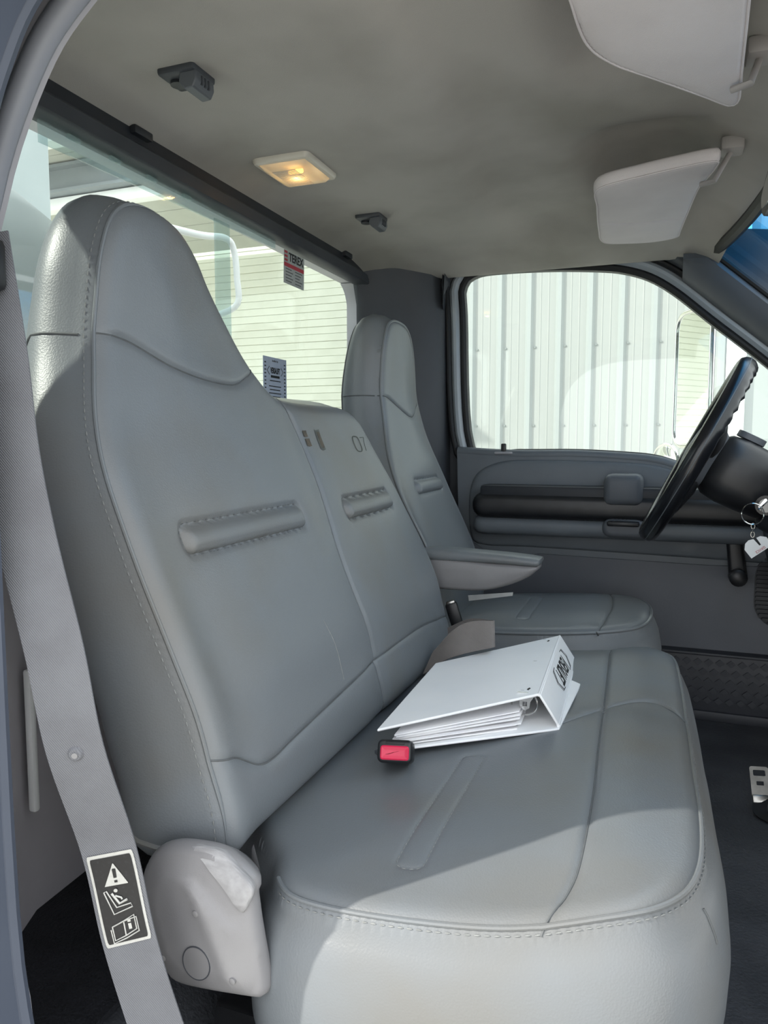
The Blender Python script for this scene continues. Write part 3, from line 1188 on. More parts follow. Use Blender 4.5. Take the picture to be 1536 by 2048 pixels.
CU = Pillow(c_out, cz, lambda u, v, w: (u, v, w), lambda u, v: 0.20, R=0.022, seams=[c_seam, c_seam2], fine=[np.vstack([c_slot, c_slot[:1]])], slots=[], crown=0.014, bumps=cbump,
            rings=[(0.04, 0.006), (0.12, 0.013), (0.24, 0.019), (0.38, 0.022), (0.56, 0.020), (0.74, 0.012), (0.9, 0.0), (1.0, -0.02)])
cushion = CU.build('cushion', 'vinyl', bench)
cushion['label'] = 'grey vinyl bench cushion'
mb = MB()
for s in (c_seam, c_seam2):
    mb.tube(CU.on_face(s, 0.0004), 0.0010, 6)
mb.build('seam', 'vinyl_seam', cushion)
mb = MB()
mb.tube(CU.edge_path(0.0055, 0.0008, lambda u, v: not (u < -.33)), 0.0024, 8)
mb.build('piping', 'vinyl', cushion)
mb = MB()
stitches(mb, CU.edge_path(0.0022, 0.0010, lambda u, v: u > -.32))
mb.build('stitching', 'thread', cushion, 60, 'stuff')
mb = MB()
q = np.vstack([c_slot, c_slot[:1]])
stitches(mb, CU.on_face(q, 0.0002), 0.004, 0.003, 0.0006)
mb.build('slot_stitching', 'thread', cushion, 60, 'stuff')
# short front corner seam
mb = MB()
cs = []
for fr in np.linspace(0.02, 0.15, 6):
    c = CU.flank_path(fr, lambda u, v: u > 0 and v < .72, 0.0004)
    cs.append(min(c, key=lambda p: abs(p.y - (.640 - 0.02 * fr))))
mb.tube(cs, 0.0011, 6)
mb.build('seam', 'vinyl_seam', cushion)
# riser under the cushion
mb = MB()
mb.rbox((-0.42, 0.60, 0.092), (-0.02, 1.36, 0.17), 0.01)
mb.build('riser', 'black_plastic', bench)

# recliner cover on the outboard side
HY = 0.520
HC = [(-.441, .335), (-.430, .366), (-.405, .382), (-.362, .386), (-.340, .378), (-.320, .362), (-.3225, .348), (-.316, .310), (-.309, .272), (-.313, .262), (-.326, .258), (-.396, .250), (-.416, .260), (-.430, .285), (-.439, .315)]
hc = catmull(HC, True, 6)
field = catmull([(-.430, .335), (-.421, .354), (-.403, .363), (-.382, .361), (-.36, .345), (-.334, .322), (-.327, .30), (-.321, .272), (-.327, .266), (-.395, .261), (-.410, .270), (-.421, .292), (-.428, .315)], True, 6)


def hsurf_all(u, v):
    q = np.array([(u, v)])
    d = float(dist_poly(q, field)[0])
    ins = bool(inside(q, field)[0])
    w = (0.0035 * min(1.0, d / 0.006) if ins else -0.0035 * min(1.0, d / 0.02))
    t = (u + .357) * 0.91 + (v - .315) * 0.42
    w += 0.0035 * math.exp(-(t / 0.010) ** 2) * (min(1.0, d / 0.012) if ins else 0)
    return w


HCV = Pillow(hc, hsurf_all, lambda u, v, w: (u, HY - w, v), lambda u, v: 0.05, R=0.009, grid=0.0045, step=0.006, rings=[(0.1, 0.0), (0.2, -0.003), (0.5, -0.014), (1.0, -0.035)])
cover = HCV.build('recliner_cover', 'hard_grey', bench)
cover['label'] = 'light grey plastic recliner cover'
lip = catmull([(-.385, .384), (-.355, .3855), (-.337, .376), (-.3195, .3625), (-.3225, .349), (-.331, .338), (-.348, .355), (-.368, .372)], True, 5)
P = Pillow(lip, lambda u, v: float(np.interp(v, [.338, .37, .385], [0.0005, -0.0015, -0.007])), lambda u, v, w: (u, HY - .001 - w, v), lambda u, v: 0.006, R=0.0025, grid=0.005, step=0.005, rings=[(0.4, 0.0), (1.0, -0.001)])
P.build('scuffed_lip', 'scuffed_grey', cover)


def flat_on_cover(nm, pts2, m, lift=0.0006, th=0.002):
    w = HCV.height(np.array(pts2)).max()
    mb = MB()
    mb.prism([pts2], lambda u, v: (u, HY - w - lift, v), lambda u, v: (u, HY - w + th, v))
    return mb.build(nm, m, cover)


cpts = [(-.3745 + .0140 * math.cos(a), .2835 + .0152 * math.sin(a)) for a in np.linspace(0, 2 * math.pi, 28, endpoint=False)]
flat_on_cover('round_cap', cpts, 'hard_grey_cap', 0.0003)
mb = MB()
wc = HCV.height(np.array(cpts)).max()
mb.tube([(p[0], HY - wc - .0001, p[1]) for p in cpts], 0.0006, 5, closed=True)
mb.build('cap_groove', 'trim_dark', cover)
for (u, v) in ((-.373, .331), (-.412, .277), (-.336, .279)):
    wc = float(HCV.height(np.array([(u, v)]))[0])
    mb = MB()
    mb.tube([(u, HY - wc + .002, v), (u, HY - wc - .0008, v), (u, HY - wc - .0012, v)], lambda t: 0.0030 if t < 0.9 else 0.002, 10)
    mb.build('screw', 'hard_grey_cap', cover)

# ------------------------------------------------------------------ driver seat
drv = empty('bucket_seat', 'grey vinyl driver bucket seat with armrest beside the steering wheel', 'seat')
DDX = -0.040
DO = [(q[0] + .022, q[1]) for q in [(1.405, .36), (1.400, .45), (1.396, .55), (1.400, .63), (1.425, .71), (1.452, .77), (1.463, .83), (1.466, .90), (1.470, .955), (1.485, .995), (1.515, 1.012), (1.56, 1.016), (1.61, 1.010), (1.65, .985), (1.683, .935), (1.703, .87),
      (1.722, .80), (1.752, .72), (1.775, .64), (1.785, .55), (1.785, .45), (1.78, .36), (1.6, .35)]]
d_out = catmull(DO, True, 8)
d_head = catmull([(1.487, .845), (1.52, .842), (1.57, .822), (1.62, .806), (1.67, .810), (1.732, .845)], False, 6)
d_slot = slot_shape(1.63, .648, .185, .030, 0.01)
DB = Pillow(d_out, lambda u, v: back_x(v) + DDX, lambda u, v, w: (w, u, v), bdepth, R=0.018, seams=[d_head], slots=[d_slot], crown=0.012, grid=0.014,
            bumps=lambda u, v: -0.008 * math.exp(-((u - 1.6) / .11) ** 2 - ((v - .58) / .14) ** 2) + 0.022 * math.exp(-((u - 1.41) / .03) ** 2 - ((v - .52) / .13) ** 2),
            rings=[(0.08, 0.004), (0.25, 0.010), (0.5, 0.013), (0.75, 0.008), (0.92, -0.002), (1.0, -0.014)])
dback = DB.build('backrest', 'vinyl', drv)
mb = MB()
mb.tube(DB.on_face(d_head, 0.0004), 0.0012, 6)
pth = []
for fr in np.linspace(0.0, 0.97, 10):
    c = DB.flank_path(fr, lambda u, v: True, 0.0004)
    pth.append(min([p for p in c if p.y < 1.5], key=lambda p: abs(p.z - 0.848)))
mb.tube([Vector(p) for p in resample(np.array([tuple(p) for p in pth]), 0.008, False)], 0.0014, 6)
mb.build('seam', 'vinyl_seam', dback)
mb = MB()
mb.tube(DB.edge_path(0.004, 0.0015, lambda u, v: v > 0.40), 0.0030, 8)
mb.build('piping', 'vinyl', dback)
mb = MB()
mb.tube(DB.flank_path(0.95, lambda u, v: v > .5 and u < 1.55, 0.001), 0.0022, 6)
mb.build('rear_welt', 'vinyl_seam', dback)
DC = [(-.44, 1.45), (-.38, 1.432), (-.25, 1.428), (-.14, 1.438), (-.06, 1.472), (-.025, 1.53), (-.016, 1.62), (-.025, 1.72), (-.06, 1.79), (-.14, 1.825), (-.25, 1.832), (-.38, 1.82), (-.44, 1.78), (-.455, 1.6)]
dc_out = catmull(DC, True, 8)
dc_seam = catmull([(-.115, 1.430), (-.105, 1.50), (-.098, 1.60), (-.105, 1.72), (-.118, 1.82)], False, 6)
dc_slot = slot_shape(-.27, 1.60, .20, .027, math.pi / 2)
DCU = Pillow(dc_out, lambda u, v: 0.372 + (u + .36) * 0.07, lambda u, v, w: (u, v, w), lambda u, v: 0.17, R=0.022, seams=[dc_seam], fine=[np.vstack([dc_slot, dc_slot[:1]])], slots=[], crown=0.020, grid=0.015,
             bumps=lambda u, v: -0.010 * math.exp(-((u + .25) / .1) ** 2 - ((v - 1.61) / .12) ** 2),
             rings=[(0.05, 0.005), (0.15, 0.012), (0.35, 0.018), (0.6, 0.016), (0.85, 0.004), (1.0, -0.015)])
dcu = DCU.build('cushion', 'vinyl', drv)
mb = MB()
mb.tube(DCU.on_face(dc_seam, 0.0004), 0.0012, 6)
mb.build('seam', 'vinyl_seam', dcu)
mb = MB()
mb.tube(DCU.edge_path(0.004, 0.0012), 0.003, 8, closed=True)
mb.build('piping', 'vinyl', dcu)
mb = MB()
mb.rbox((-0.42, 1.47, 0.095), (-0.06, 1.80, 0.22), 0.01)
mb.build('riser', 'black_plastic', drv)
# armrest: vinyl pad over a grey shell
AR = catmull([(-.445, .462), (-.37, .455), (-.31, .461), (-.253, .482), (-.227, .501), (-.226, .512), (-.31, .514), (-.445, .515)], True, 6)
APl = Pillow(AR, lambda u, v: 0.0, lambda u, v, w: (u, 1.388 - w, v), lambda u, v: 0.055, R=0.010, grid=0.01, step=0.007, rings=[(0.2, 0.001), (0.5, 0.001), (0.8, 0.0), (0.95, -0.004), (1.0, -0.009)])
APl.build('armrest', 'hard_grey', drv)
AT = catmull([(-.45, .514), (-.31, .513), (-.228, .511), (-.220, .517), (-.224, .525), (-.31, .531), (-.445, .534)], True, 6)
APl2 = Pillow(AT, lambda u, v: 0.003, lambda u, v, w: (u, 1.388 - w, v), lambda u, v: 0.061, R=0.008, grid=0.01, step=0.006, rings=[(0.2, 0.001), (0.5, 0.001), (0.8, 0.0), (0.95, -0.003), (1.0, -0.006)])
APl2.build('armrest_pad', 'vinyl', drv)
for o in (bench, drv):
    set_origin(o, (-.2, 0.97 if o is bench else 1.6, FLOOR_Z))

# ------------------------------------------------------------------ binder on the bench
bd = empty('ring_binder', 'white three ring binder lying closed on the grey bench cushion', 'binder')
A = Vector((-.1445, .936, .420))   # top hinge near
B = Vector((-.159, 1.244, .420))   # top hinge far
C_ = Vector((-.317, .805, .397))   # free near
D_ = Vector((-.333, 1.060, .399))  # free far
yv = (B - A).normalized()
Cn = Vector((-.3165, .806, .3965))
Dn = Cn + (B - A) * 0.93
zup = Vector((0, 0, 1))


def slab(mb, quad, th, bev=0.0012):
    a, b, c, d = [Vector(p) for p in quad]
    n = (b - a).cross(d - a).normalized()
    vs = [p + n * s for s in (th / 2, -th / 2) for p in (a, b, c, d)]
    mb.add(vs, [(0, 1, 2, 3), (7, 6, 5, 4), (0, 4, 5, 1), (1, 5, 6, 2), (2, 6, 7, 3), (3, 7, 4, 0)])
    return mb


def bevel_obj(o, w=0.0012, seg=2):
    md = o.modifiers.new('bevel', 'BEVEL')
    md.width = w
    md.segments = seg
    md.limit_method = 'ANGLE'
    return o


mb = slab(MB(), (A, B, Dn, Cn), 0.0035)
tc_ = bevel_obj(mb.build('front_cover', 'binder_white', bd))
An = Vector((-.120, .945, .3795))
Bn = Vector((-.133, 1.250, .3795))
mb = slab(MB(), (A + Vector((.001, 0, 0)), B + Vector((.001, 0, 0)), Bn, An), 0.0032)
sp = bevel_obj(mb.build('spine', 'binder_white', bd))
mb = slab(MB(), (An + Vector((0.002, -.004, -.0035)), Bn + Vector((.026, -.012, -.002)), Vector((-.345, 1.10, .3700)), Vector((-.305, .815, .3690))), 0.0032)
bevel_obj(mb.build('back_cover', 'binder_white', bd))
mb = MB()
mb.tube([A + yv * t * (B - A).length for t in np.linspace(0, 1, 8)], 0.0022, 8)
mb.tube([An + (Bn - An) * t for t in np.linspace(0, 1, 8)], 0.0022, 8)
mb.build('hinge', 'binder_white', bd)
# paper block in loose leaves
for k in range(7):
    t = k / 6
    dx = random.uniform(-.004, .004)
    n1 = Vector((-.168 + dx, .925 + random.uniform(-.003, .003), .3765 + .0215 * t))
    f1 = n1 + (B - A) * 0.92
    n2 = Vector((-.300 + dx, .822 + random.uniform(-.004, .004), .3745 + .0135 * t))
    f2 = n2 + (B - A) * 0.90
    mb = slab(MB(), (n1, f1, f2, n2), 0.0016)
    mb.build('leaf_stack', 'paper', bd)
# rings, two in sight
for s in (0.05, 0.5, 0.92):
    c0 = A.lerp(B, s) + Vector((-.020, 0, -.018))
    mb = MB()
    mb.tube([c0 + Vector((math.cos(a) * .017, 0, math.sin(a) * .016)) for a in np.linspace(0, 2 * math.pi, 25)[:-1]], 0.0013, 6, closed=True)
    mb.build('ring', 'chrome', bd)
mb = MB()
M = frame_matrix(A + Vector((-.018, .004, -.008)), (-1, 0, 0), (0, 0, 1))
mb.prism([[(-.010, .008), (.010, .008), (.012, .004), (.007, -.004), (.006, -.012), (0, -.016), (-.006, -.012), (-.007, -.004), (-.012, .004)], [(-.003, -.004), (.003, -.004), (.003, -.010), (-.003, -.010)]],
         lambda u, v: M @ Vector((u, v, .001)), lambda u, v: M @ Vector((u, v, -.001)))
mb.build('ring_lever', 'chrome', bd)
# rivets on the cover near the hinge and a print mark
cn = (B - A).cross(Dn - A).normalized()
if cn.z < 0:
    cn = -cn
for s in (0.10, 0.92):
    p = A.lerp(B, s) + (Cn - A).normalized() * 0.018 + cn * 0.0019
    mb = MB()
    e1, e2 = (B - A).normalized(), (Cn - A).normalized()
    mb.add([p + e1 * .006, p + e2 * .003, p - e1 * .006, p - e2 * .003, p + cn * .0006], [(0, 1, 4), (1, 2, 4), (2, 3, 4), (3, 0, 4)])
    mb.build('rivet', 'ink', bd, None)
# spine lettering VERSALIFT in a hexagon bracket
so = A.lerp(An, 0.5).lerp(B.lerp(Bn, 0.5), 0.60)
sx = (A - B).normalized()
sy = (A - An).normalized()
sn = sx.cross(sy)
if sn.x < 0:
    sn = -sn
so = so + sn * 0.0021
M = frame_matrix(so, (B - A) if False else (A - B), sy)
if (M.to_3x3() @ Vector((0, 0, 1))).dot(sn) < 0:
    M = frame_matrix(so, (B - A), sy)
M = M @ Matrix.Rotation(math.pi, 4, 'Z')
text_obj('spine_lettering', 'VERSALIFT', 0.036, M, 'ink', sp, xscale=0.56, bold=0.0005)
for sg in (-1, 1):
    for off, rr_ in ((.004, .0005), (.010, .0003)):
        mb = MB()
        mb.tube([M @ Vector((sg * (x + off), y, .0003)) for x, y in ((.040, .016), (.054, .015), (.066, 0), (.054, -.015), (.040, -.016))], rr_, 5)
        mb.build('spine_bracket', 'ink', sp)
set_origin(bd, (-.22, 1.0, .367))

# ------------------------------------------------------------------ belts and buckle
# passenger shoulder belt hanging down by the doorway
belt = empty('shoulder_belt', 'grey passenger seat belt hanging beside the doorway with warning label', 'seat belt')
BL = [(-.500, .436, .90), (-.480, .430, .81), (-.470, .428, .735), (-.456, .428, .667), (-.4335, .428, .584), (-.4245, .436, .503), (-.4165, .460, .410), (-.4030, .465, .332), (-.383, .470, .259), (-.36, .475, .19), (-.34, .48, .135)]
BC = catmull(BL, False, 8)
wid = np.interp(np.arange(len(BC)), [0, len(BC) * .35, len(BC) * .75, len(BC)], [.046, .045, .044, .046])
left, right = [], []
for i, p in enumerate(BC):
    p = Vector(p)
    t = Vector(BC[min(i + 1, len(BC) - 1)]) - Vector(BC[max(i - 1, 0)])
    face = Vector((0.42, -1.0, 0.02)).normalized()
    wv = t.cross(face).normalized()
    if wv.x < 0:
        wv = -wv
    left.append(p - wv * wid[i] / 2)
    right.append(p + wv * wid[i] / 2)
mb = MB()
ribbon(mb, left, right, 0.0016)
web = mb.build('webbing', 'webbing', belt)


def on_belt(s, t, lift=0.0012):
    """s along (0..1), t across (-1..1)"""
    f = s * (len(BC) - 1)
    i = min(int(f), len(BC) - 2)
    k = f - i
    l = left[i].lerp(left[i + 1], k)
    r = right[i].lerp(right[i + 1], k)
    n = (r - l).cross(left[i + 1] - left[i]).normalized()
    if n.y > 0:
        n = -n
    return l.lerp(r, (t + 1) / 2) + n * lift


def belt_s(z):
    zz = BC[:, 2]
    return float(np.interp(-z, -zz, np.linspace(0, 1, len(zz))))


mb = MB()
c0 = on_belt(belt_s(.500), 0.0, 0.0)
n0 = (on_belt(belt_s(.500), 0, 1.0) - c0).normalized()
mb.tube([c0, c0 + n0 * .0022, c0 + n0 * .0032], lambda t: .0066 - .0022 * t, 18)
bt = mb.build('stop_button', 'webbing', belt)
mb = MB()
mb.tube([c0 + n0 * .003, c0 + n0 * .0042], .0024, 12)
mb.build('button_stud', 'hard_grey', bt)
zt, zb = .408, .330
st, sb = belt_s(zt), belt_s(zb)


def lab(u, v, lift=0.0016):
    return on_belt(st + (sb - st) * (1 - v), u, lift)


def label_poly(nm, poly, lift, m, parent):
    mb = MB()
    # subdivide along the label so that it follows the webbing
    loop = [Vector((p[0], p[1], 0)) for p in resample(np.array(poly), 0.03)]
    tri = tessellate_polygon([loop])
    mb.add([lab(p.x, p.y, lift) for p in loop], tri)
    return mb.build(nm, m, parent, None)


lb = label_poly('warning_label', rrect(-.86, 0.0, .86, 1.0, .06), .0016, 'label_white', belt)
lb['label'] = 'black and white seat belt warning label'
label_poly('label_field', rrect(-.76, .035, .76, .965, .05), .0020, 'label_black', lb)
label_poly('warning_triangle', [(-.42, .66), (.46, .66), (.05, .90)], .0024, 'label_white', lb)
label_poly('exclamation_mark', [(-.03, .74), (.09, .74), (.11, .84), (-.03, .84)], .0027, 'label_black', lb)
label_poly('exclamation_dot', [(-.03, .69), (.09, .69), (.09, .715), (-.03, .715)], .0027, 'label_black', lb)
# seated figure pictogram: seat outline, body, head
mb = MB()
mb.tube([lab(u, v, .0024) for u, v in ((-.50, .60), (-.40, .61), (-.14, .42), (.40, .44), (.44, .40), (-.28, .35), (-.50, .60))], .0006, 5)
mb.tube([lab(u, v, .0026) for u, v in ((-.22, .58), (0.0, .46), (.30, .49))], .0011, 5)
mb.tube([lab(u, v, .0026) for u, v in ((-.1, .55), (.1, .52), (.12, .50))], .0008, 5)
c1 = lab(-.05, .605, .0024)
mb.tube([c1, c1 + n0 * .0006], .0016, 10)
mb.build('seat_pictogram', 'label_white', lb)
mb = MB()
for off in (0, .07):
    mb.tube([lab(u, v, .0024) for u, v in ((-.45 - off, .22 - off * .4), (-.45 - off, .07 - off * .4), (-.02, .10 - off * .4), (.42 + off, .15 - off * .4), (.42 + off, .31 - off * .4), (.0, .26), (-.45, .22))], .0006, 5)
mb.tube([lab(u, v, .0024) for u, v in ((0.0, .25), (-.02, .10))], .0006, 5)
mb.build('manual_pictogram', 'label_white', lb)
for v0, v1 in ((.24, .27), (.16, .225)):
    label_poly('letter_i', [(.14, v0), (.26, v0), (.26, v1), (.14, v1)], .0024, 'label_white', lb)
# upper guide on the pillar
mb = MB()
mb.rbox((-.510, .405, .855), (-.470, .436, .895), .006)
mb.build('belt_guide', 'black_plastic', belt)
set_origin(belt, (-.43, .48, .12))

# middle lap belt looping out between the seats
lapb = empty('lap_belt', 'taupe lap belt webbing looped beyond binder between the seats', 'seat belt')
up_e = catmull([(-.352, 1.150, .398), (-.340, 1.150, .4125), (-.322, 1.148, .434), (-.302, 1.148, .450), (-.280, 1.150, .457), (-.257, 1.152, .4585), (-.2525, 1.160, .4580), (-.262, 1.172, .455), (-.300, 1.190, .450), (-.345, 1.215, .425)], False, 5)
lo_e = catmull([(-.362, 1.130, .366), (-.350, 1.130, .3740), (-.330, 1.130, .390), (-.306, 1.130, .402), (-.280, 1.132, .411), (-.252, 1.135, .4190), (-.2475, 1.145, .4190), (-.258, 1.158, .415), (-.296, 1.176, .408), (-.340, 1.205, .385)], False, 5)
l_, r_ = [Vector(p) for p in up_e], [Vector(p) for p in lo_e]
mb = MB()
ribbon(mb, l_, r_, .0018)
mb.build('webbing', 'webbing_taupe', lapb)
set_origin(lapb, (-.33, 1.15, .38))

# red buckle poking out of the crease
bk = empty('belt_buckle', 'seat belt buckle with red button in front of white binder', 'belt buckle')
M = frame_matrix((-.2835, .781, .3850), (.97, .24, 0), (0.0, 0.42, 0.9))
# local: x along width, y up, z towards the viewer (pointing out of the crease)
mb = MB()
M2 = M
P = resample(np.array(rrect(-.0205, -.0125, .0205, .0135, .006)), .002)
rings = []
for z, o in ((-.045, -.003), (-.02, 0.0), (.006, 0.0), (.010, -.0012), (.0112, -.003)):
    rings.append([M2 @ Vector((p[0], p[1], z)) for p in offset2(P, o)])
mb.loft(rings)
mb.build('housing', 'black_plastic', bk)
P = resample(np.array(rrect(-.0168, -.0095, .0168, .0068, .003)), .002)
mb = MB()
rings = []
for z, o in ((.009, 0.0), (.0128, -.0004), (.0136, -.0018), (.0128, -.0045), (.0124, -.006)):
    rings.append([M2 @ Vector((p[0], p[1], z)) for p in offset2(P, o)])
mb.loft(rings)
mb.build('release_button', 'red_button', bk)
mb = MB()
mb.rbox((-.011, .0078, .008), (.011, .0108, .0118), .0008, M=M2)
mb.build('tongue_slot', 'rubber_black', bk)
mb = MB()
mb.tube([M2 @ Vector((0, 0, -.04)), M2 @ Vector((-.030, -.006, -.085))], .010, 10)
mb.build('stalk', 'trim_mid', bk)
set_origin(bk, (-.29, .80, .36))

# ------------------------------------------------------------------ headliner fittings
# dome lamp
dl = empty('dome_lamp', 'lit square dome lamp on the headliner', 'lamp')
zc = ceil_z(-.62, 1.195)
M = frame_matrix((-.6215, 1.196, zc), (1, 0.0, 0), (0, 1, 0))
P = resample(np.array(rrect(-.054, -.061, .054, .061, .010)), .006)
mb = MB()
rings = []
for z, o in ((.003, 0), (-.004, 0), (-.008, -.003), (-.009, -.010), (-.006, -.012)):
    rings.append([M @ Vector((p[0], p[1], z)) for p in offset2(P, o)])
mb.loft(rings, cap=False)
mb.build('frame', 'lamp_frame', dl)
mb = MB()
mb.box((-.044, -.051, .001), (.044, .051, .0035), M)
mb.build('reflector', 'lamp_reflector', dl, None)
mb = MB()
rings = []
for z, o in ((-.004, .009), (-.010, .011), (-.0150, .015), (-.0168, .021), (-.0172, .026)):
    rings.append([M @ Vector((p[0], p[1], z)) for p in rrect(-.054 + o, -.061 + o, .054 - o, .061 - o, .006, 4)])
mb.loft(rings, cap=False)
mb.add(rings[-1], [tuple(range(len(rings[-1])))])
lens = mb.build('lens', 'lamp_lens', dl)
mb = MB()
for i in range(15):
    y = -.035 + i * .005
    mb.tube([M @ Vector((-.026, y, -.0178)), M @ Vector((.018, y, -.0178))], .0008, 5)
mb.build('lens_ribs', 'lamp_frame', lens, 60, 'stuff')
mb = MB()
mb.tube([M @ Vector((-.014, .003, -.006)), M @ Vector((.012, .003, -.006))], .0035, 10)
mb.build('bulb', 'bulb', dl)
pl_d = bpy.data.lights.new('dome_glow', 'POINT')
pl_d.energy = 0.07
pl_d.color = (1.0, 0.62, 0.25)
pl_d.shadow_soft_size = 0.01
pl_o = bpy.data.objects.new('dome_glow', pl_d)
COL.objects.link(pl_o)
pl_o.parent = dl
pl_o.location = M @ Vector((0, .003, -.0125))
set_origin(dl, (-.62, 1.196, zc))
pl_o.matrix_parent_inverse = Matrix.Translation(-Vector((-.62, 1.196, zc)))


def coat_hook(y, label):
    r = empty('coat_hook', label, 'coat hook', 'coat hooks on the headliner')
    x = -.605
    z = ceil_z(x, y)
    mb = MB()
    mb.rbox((x - .026, y - .026, z - .008), (x + .030, y + .026, z + .004), .004)
    mb.build('base', 'trim_dark', r)
    mb = MB()
    pr = [(x + .006, z - .006), (x + .030, z - .006), (x + .031, z - .018), (x + .026, z - .027), (x + .012, z - .028), (x + .004, z - .018)]
    mb.prism([pr], lambda u, v: (u, y - .021, v), lambda u, v: (u, y + .021, v))
    bevel_obj(mb.build('hook', 'trim_mid', r), .002)
    for k in range(3):
        mb = MB()
        mb.box((x + .0285, y - .009 + .0075 * k, z - .021), (x + .0318, y - .006 + .0075 * k, z - .010))
        mb.build('grip_rib', 'trim_dark', r, None)
    mb = MB()
    mb.tube([(x - .010, y, z - .012), (x - .010, y, z - .004)], .011, 14)
    mb.build('screw_boss', 'trim_black', r)
    set_origin(r, (x, y, z))
    return r


coat_hook(.856, 'dark grey plastic coat hook on headliner above the passenger headrest')
coat_hook(1.505, 'dark grey plastic coat hook on headliner beyond the lit lamp')


# sun visors folded up against the headliner
def visor(outl, zf, label, clip_xy, pin, th=.018, creases=()):
    r = empty('sun_visor', label, 'sun visor', 'sun visors')
    P = resample(catmull(outl, True, 6), .010)
    V = Pillow(P, lambda u, v: 0.0, lambda u, v, w: (u, v, zf(u, v) - w), lambda u, v: th, R=.007, grid=.013, crown=.004, seams=creases,
               rings=[(0.3, .001), (0.7, .001), (0.9, -.002), (1.0, -.006)])
    V.build('panel', 'visor_cloth', r)
    mb = MB()
    mb.tube(V.edge_path(.0015, .0004), .0016, 6, closed=True)
    mb.build('edge_welt', 'visor_cloth', r)
    cx, cy = clip_xy
    cz_ = ceil_z(cx, cy)
    mb = MB()
    mb.rbox((cx - .016, cy - .022, cz_ - .020), (cx + .020, cy + .022, cz_ + .002), .005)
    mb.build('clip', 'visor_plastic', r)
    mb = MB()
    px, py = pin
    mb.tube([(px - .008, py, zf(px, py) - .009), (px + .012, py - .012, zf(px, py) - .010), (cx, cy, cz_ - .018)], .0045, 10)
    mb.build('pin', 'visor_plastic', r)
    set_origin(r, (px, py, zf(px, py)))
    return r


def zD(u, v):
    return 1.176 + 0.010 * min(1, max(0, (u + .14) / .18)) - 0.030 * (v - 1.36) * 0.3


visor([(-.128, 1.365), (-.06, 1.340), (.052, 1.325), (.062, 1.345), (.050, 1.40), (.036, 1.46), (.012, 1.70), (.006, 1.745), (-.04, 1.755), (-.10, 1.735), (-.145, 1.70), (-.146, 1.60), (-.137, 1.46)], zD,
      'smaller light grey sun visor above driver window', (.082, 1.395), (.046, 1.395),
      creases=[np.array([(-.14, 1.56), (-.10, 1.58), (-.03, 1.60), (.02, 1.615)])])


def zP(u, v):
    return 1.180 + 0.008 * min(1, max(0, (u + .11) / .18))


visor([(-.115, .60), (-.112, .70), (-.107, .79), (-.100, .885), (-.075, .945), (-.03, 1.005), (.03, 1.085), (.062, 1.128), (.074, 1.118), (.071, 1.04), (.064, .87), (.055, .72), (.045, .60), (.02, .575), (-.08, .575)], zP,
      'large light grey sun visor at top right of headliner', (.092, 1.075), (.068, 1.052))

# inside mirror, its dark edge at the right
rm = empty('rear_view_mirror', 'black inside rear view mirror at right edge of photo', 'mirror')
P = resample(catmull([(1.07, 1.105), (1.14, 1.085), (1.24, 1.085), (1.33, 1.098), (1.352, 1.122), (1.335, 1.146), (1.24, 1.156), (1.13, 1.152), (1.075, 1.135)], True, 6), .008)
MX = 0.165
P = P + np.array([.040, .010])
RM = Pillow(P, lambda u, v: 0.0, lambda u, v, w: (MX + w, u, v), lambda u, v: 0.022, R=.012, grid=.015, rings=[(0.4, .002), (0.9, 0.0), (1.0, -.003)])
RM.build('housing', 'black_gloss', rm)
mb = MB()
Q = offset2(P, -.012)
mb.prism([[tuple(p) for p in Q]], lambda u, v: (MX - .0355, u, v), lambda u, v: (MX - .0335, u, v))
mb.build('mirror_glass', 'mirror_glass', rm)
mb = MB()
mb.tube([(MX - .01, 1.24, 1.15), (MX + .010, 1.24, 1.16), (MX + .026, 1.24, 1.166)], .008, 10)
mb.build('stem', 'black_plastic', rm)
set_origin(rm, (MX, 1.25, 1.15))

# ------------------------------------------------------------------ steering wheel, column, key
WC = Vector((.052, 1.575, .727))
UPV = Vector((.455, 0, .890)).normalized()
NRM = Vector((-.890, 0, .455)).normalized()
YV = Vector((0, 1, 0))
sw = empty('steering_wheel', 'black steering wheel with grey centre pad', 'steering wheel')
pts, rr = [], []
NR = 120
rings = []
for k in range(NR + 1):
    a = 2 * math.pi * k / NR
    rad = YV * math.cos(a) + UPV * math.sin(a)
    c = WC + rad * .183
    ring = []
    for j in range(12):
        b = 2 * math.pi * j / 12
        r0 = .0165
        g = (0.0022 * math.sin(a * 44) if math.cos(b - math.pi) > 0.2 and (0.1 < a < 1.35 or 1.8 < a < 3.0) else 0)
        ring.append(c + rad * math.cos(b + math.pi / 2) * (r0 * .88) * 1.0 + NRM * (math.sin(b + math.pi / 2)) * (r0 * 1.12 + g) if False else c + (rad * math.sin(b) * r0 * .92 + NRM * math.cos(b) * (r0 * 1.1 + g)))
    rings.append(ring)
mb = MB()
mb.loft(rings, cap=False)
rim = mb.build('rim', 'black_gloss', sw)
mb = MB()
mb.tube([WC + (YV * math.cos(a) + UPV * math.sin(a)) * .183 * 1.0 - (YV * math.cos(a) + UPV * math.sin(a)) * .0149 * 0 + (YV * math.cos(a) + UPV * math.sin(a)) * .0152 for a in np.linspace(0, 2 * math.pi, 90)[:-1]], .0009, 5, closed=True)
mb.build('rim_seam', 'trim_mid', rim)
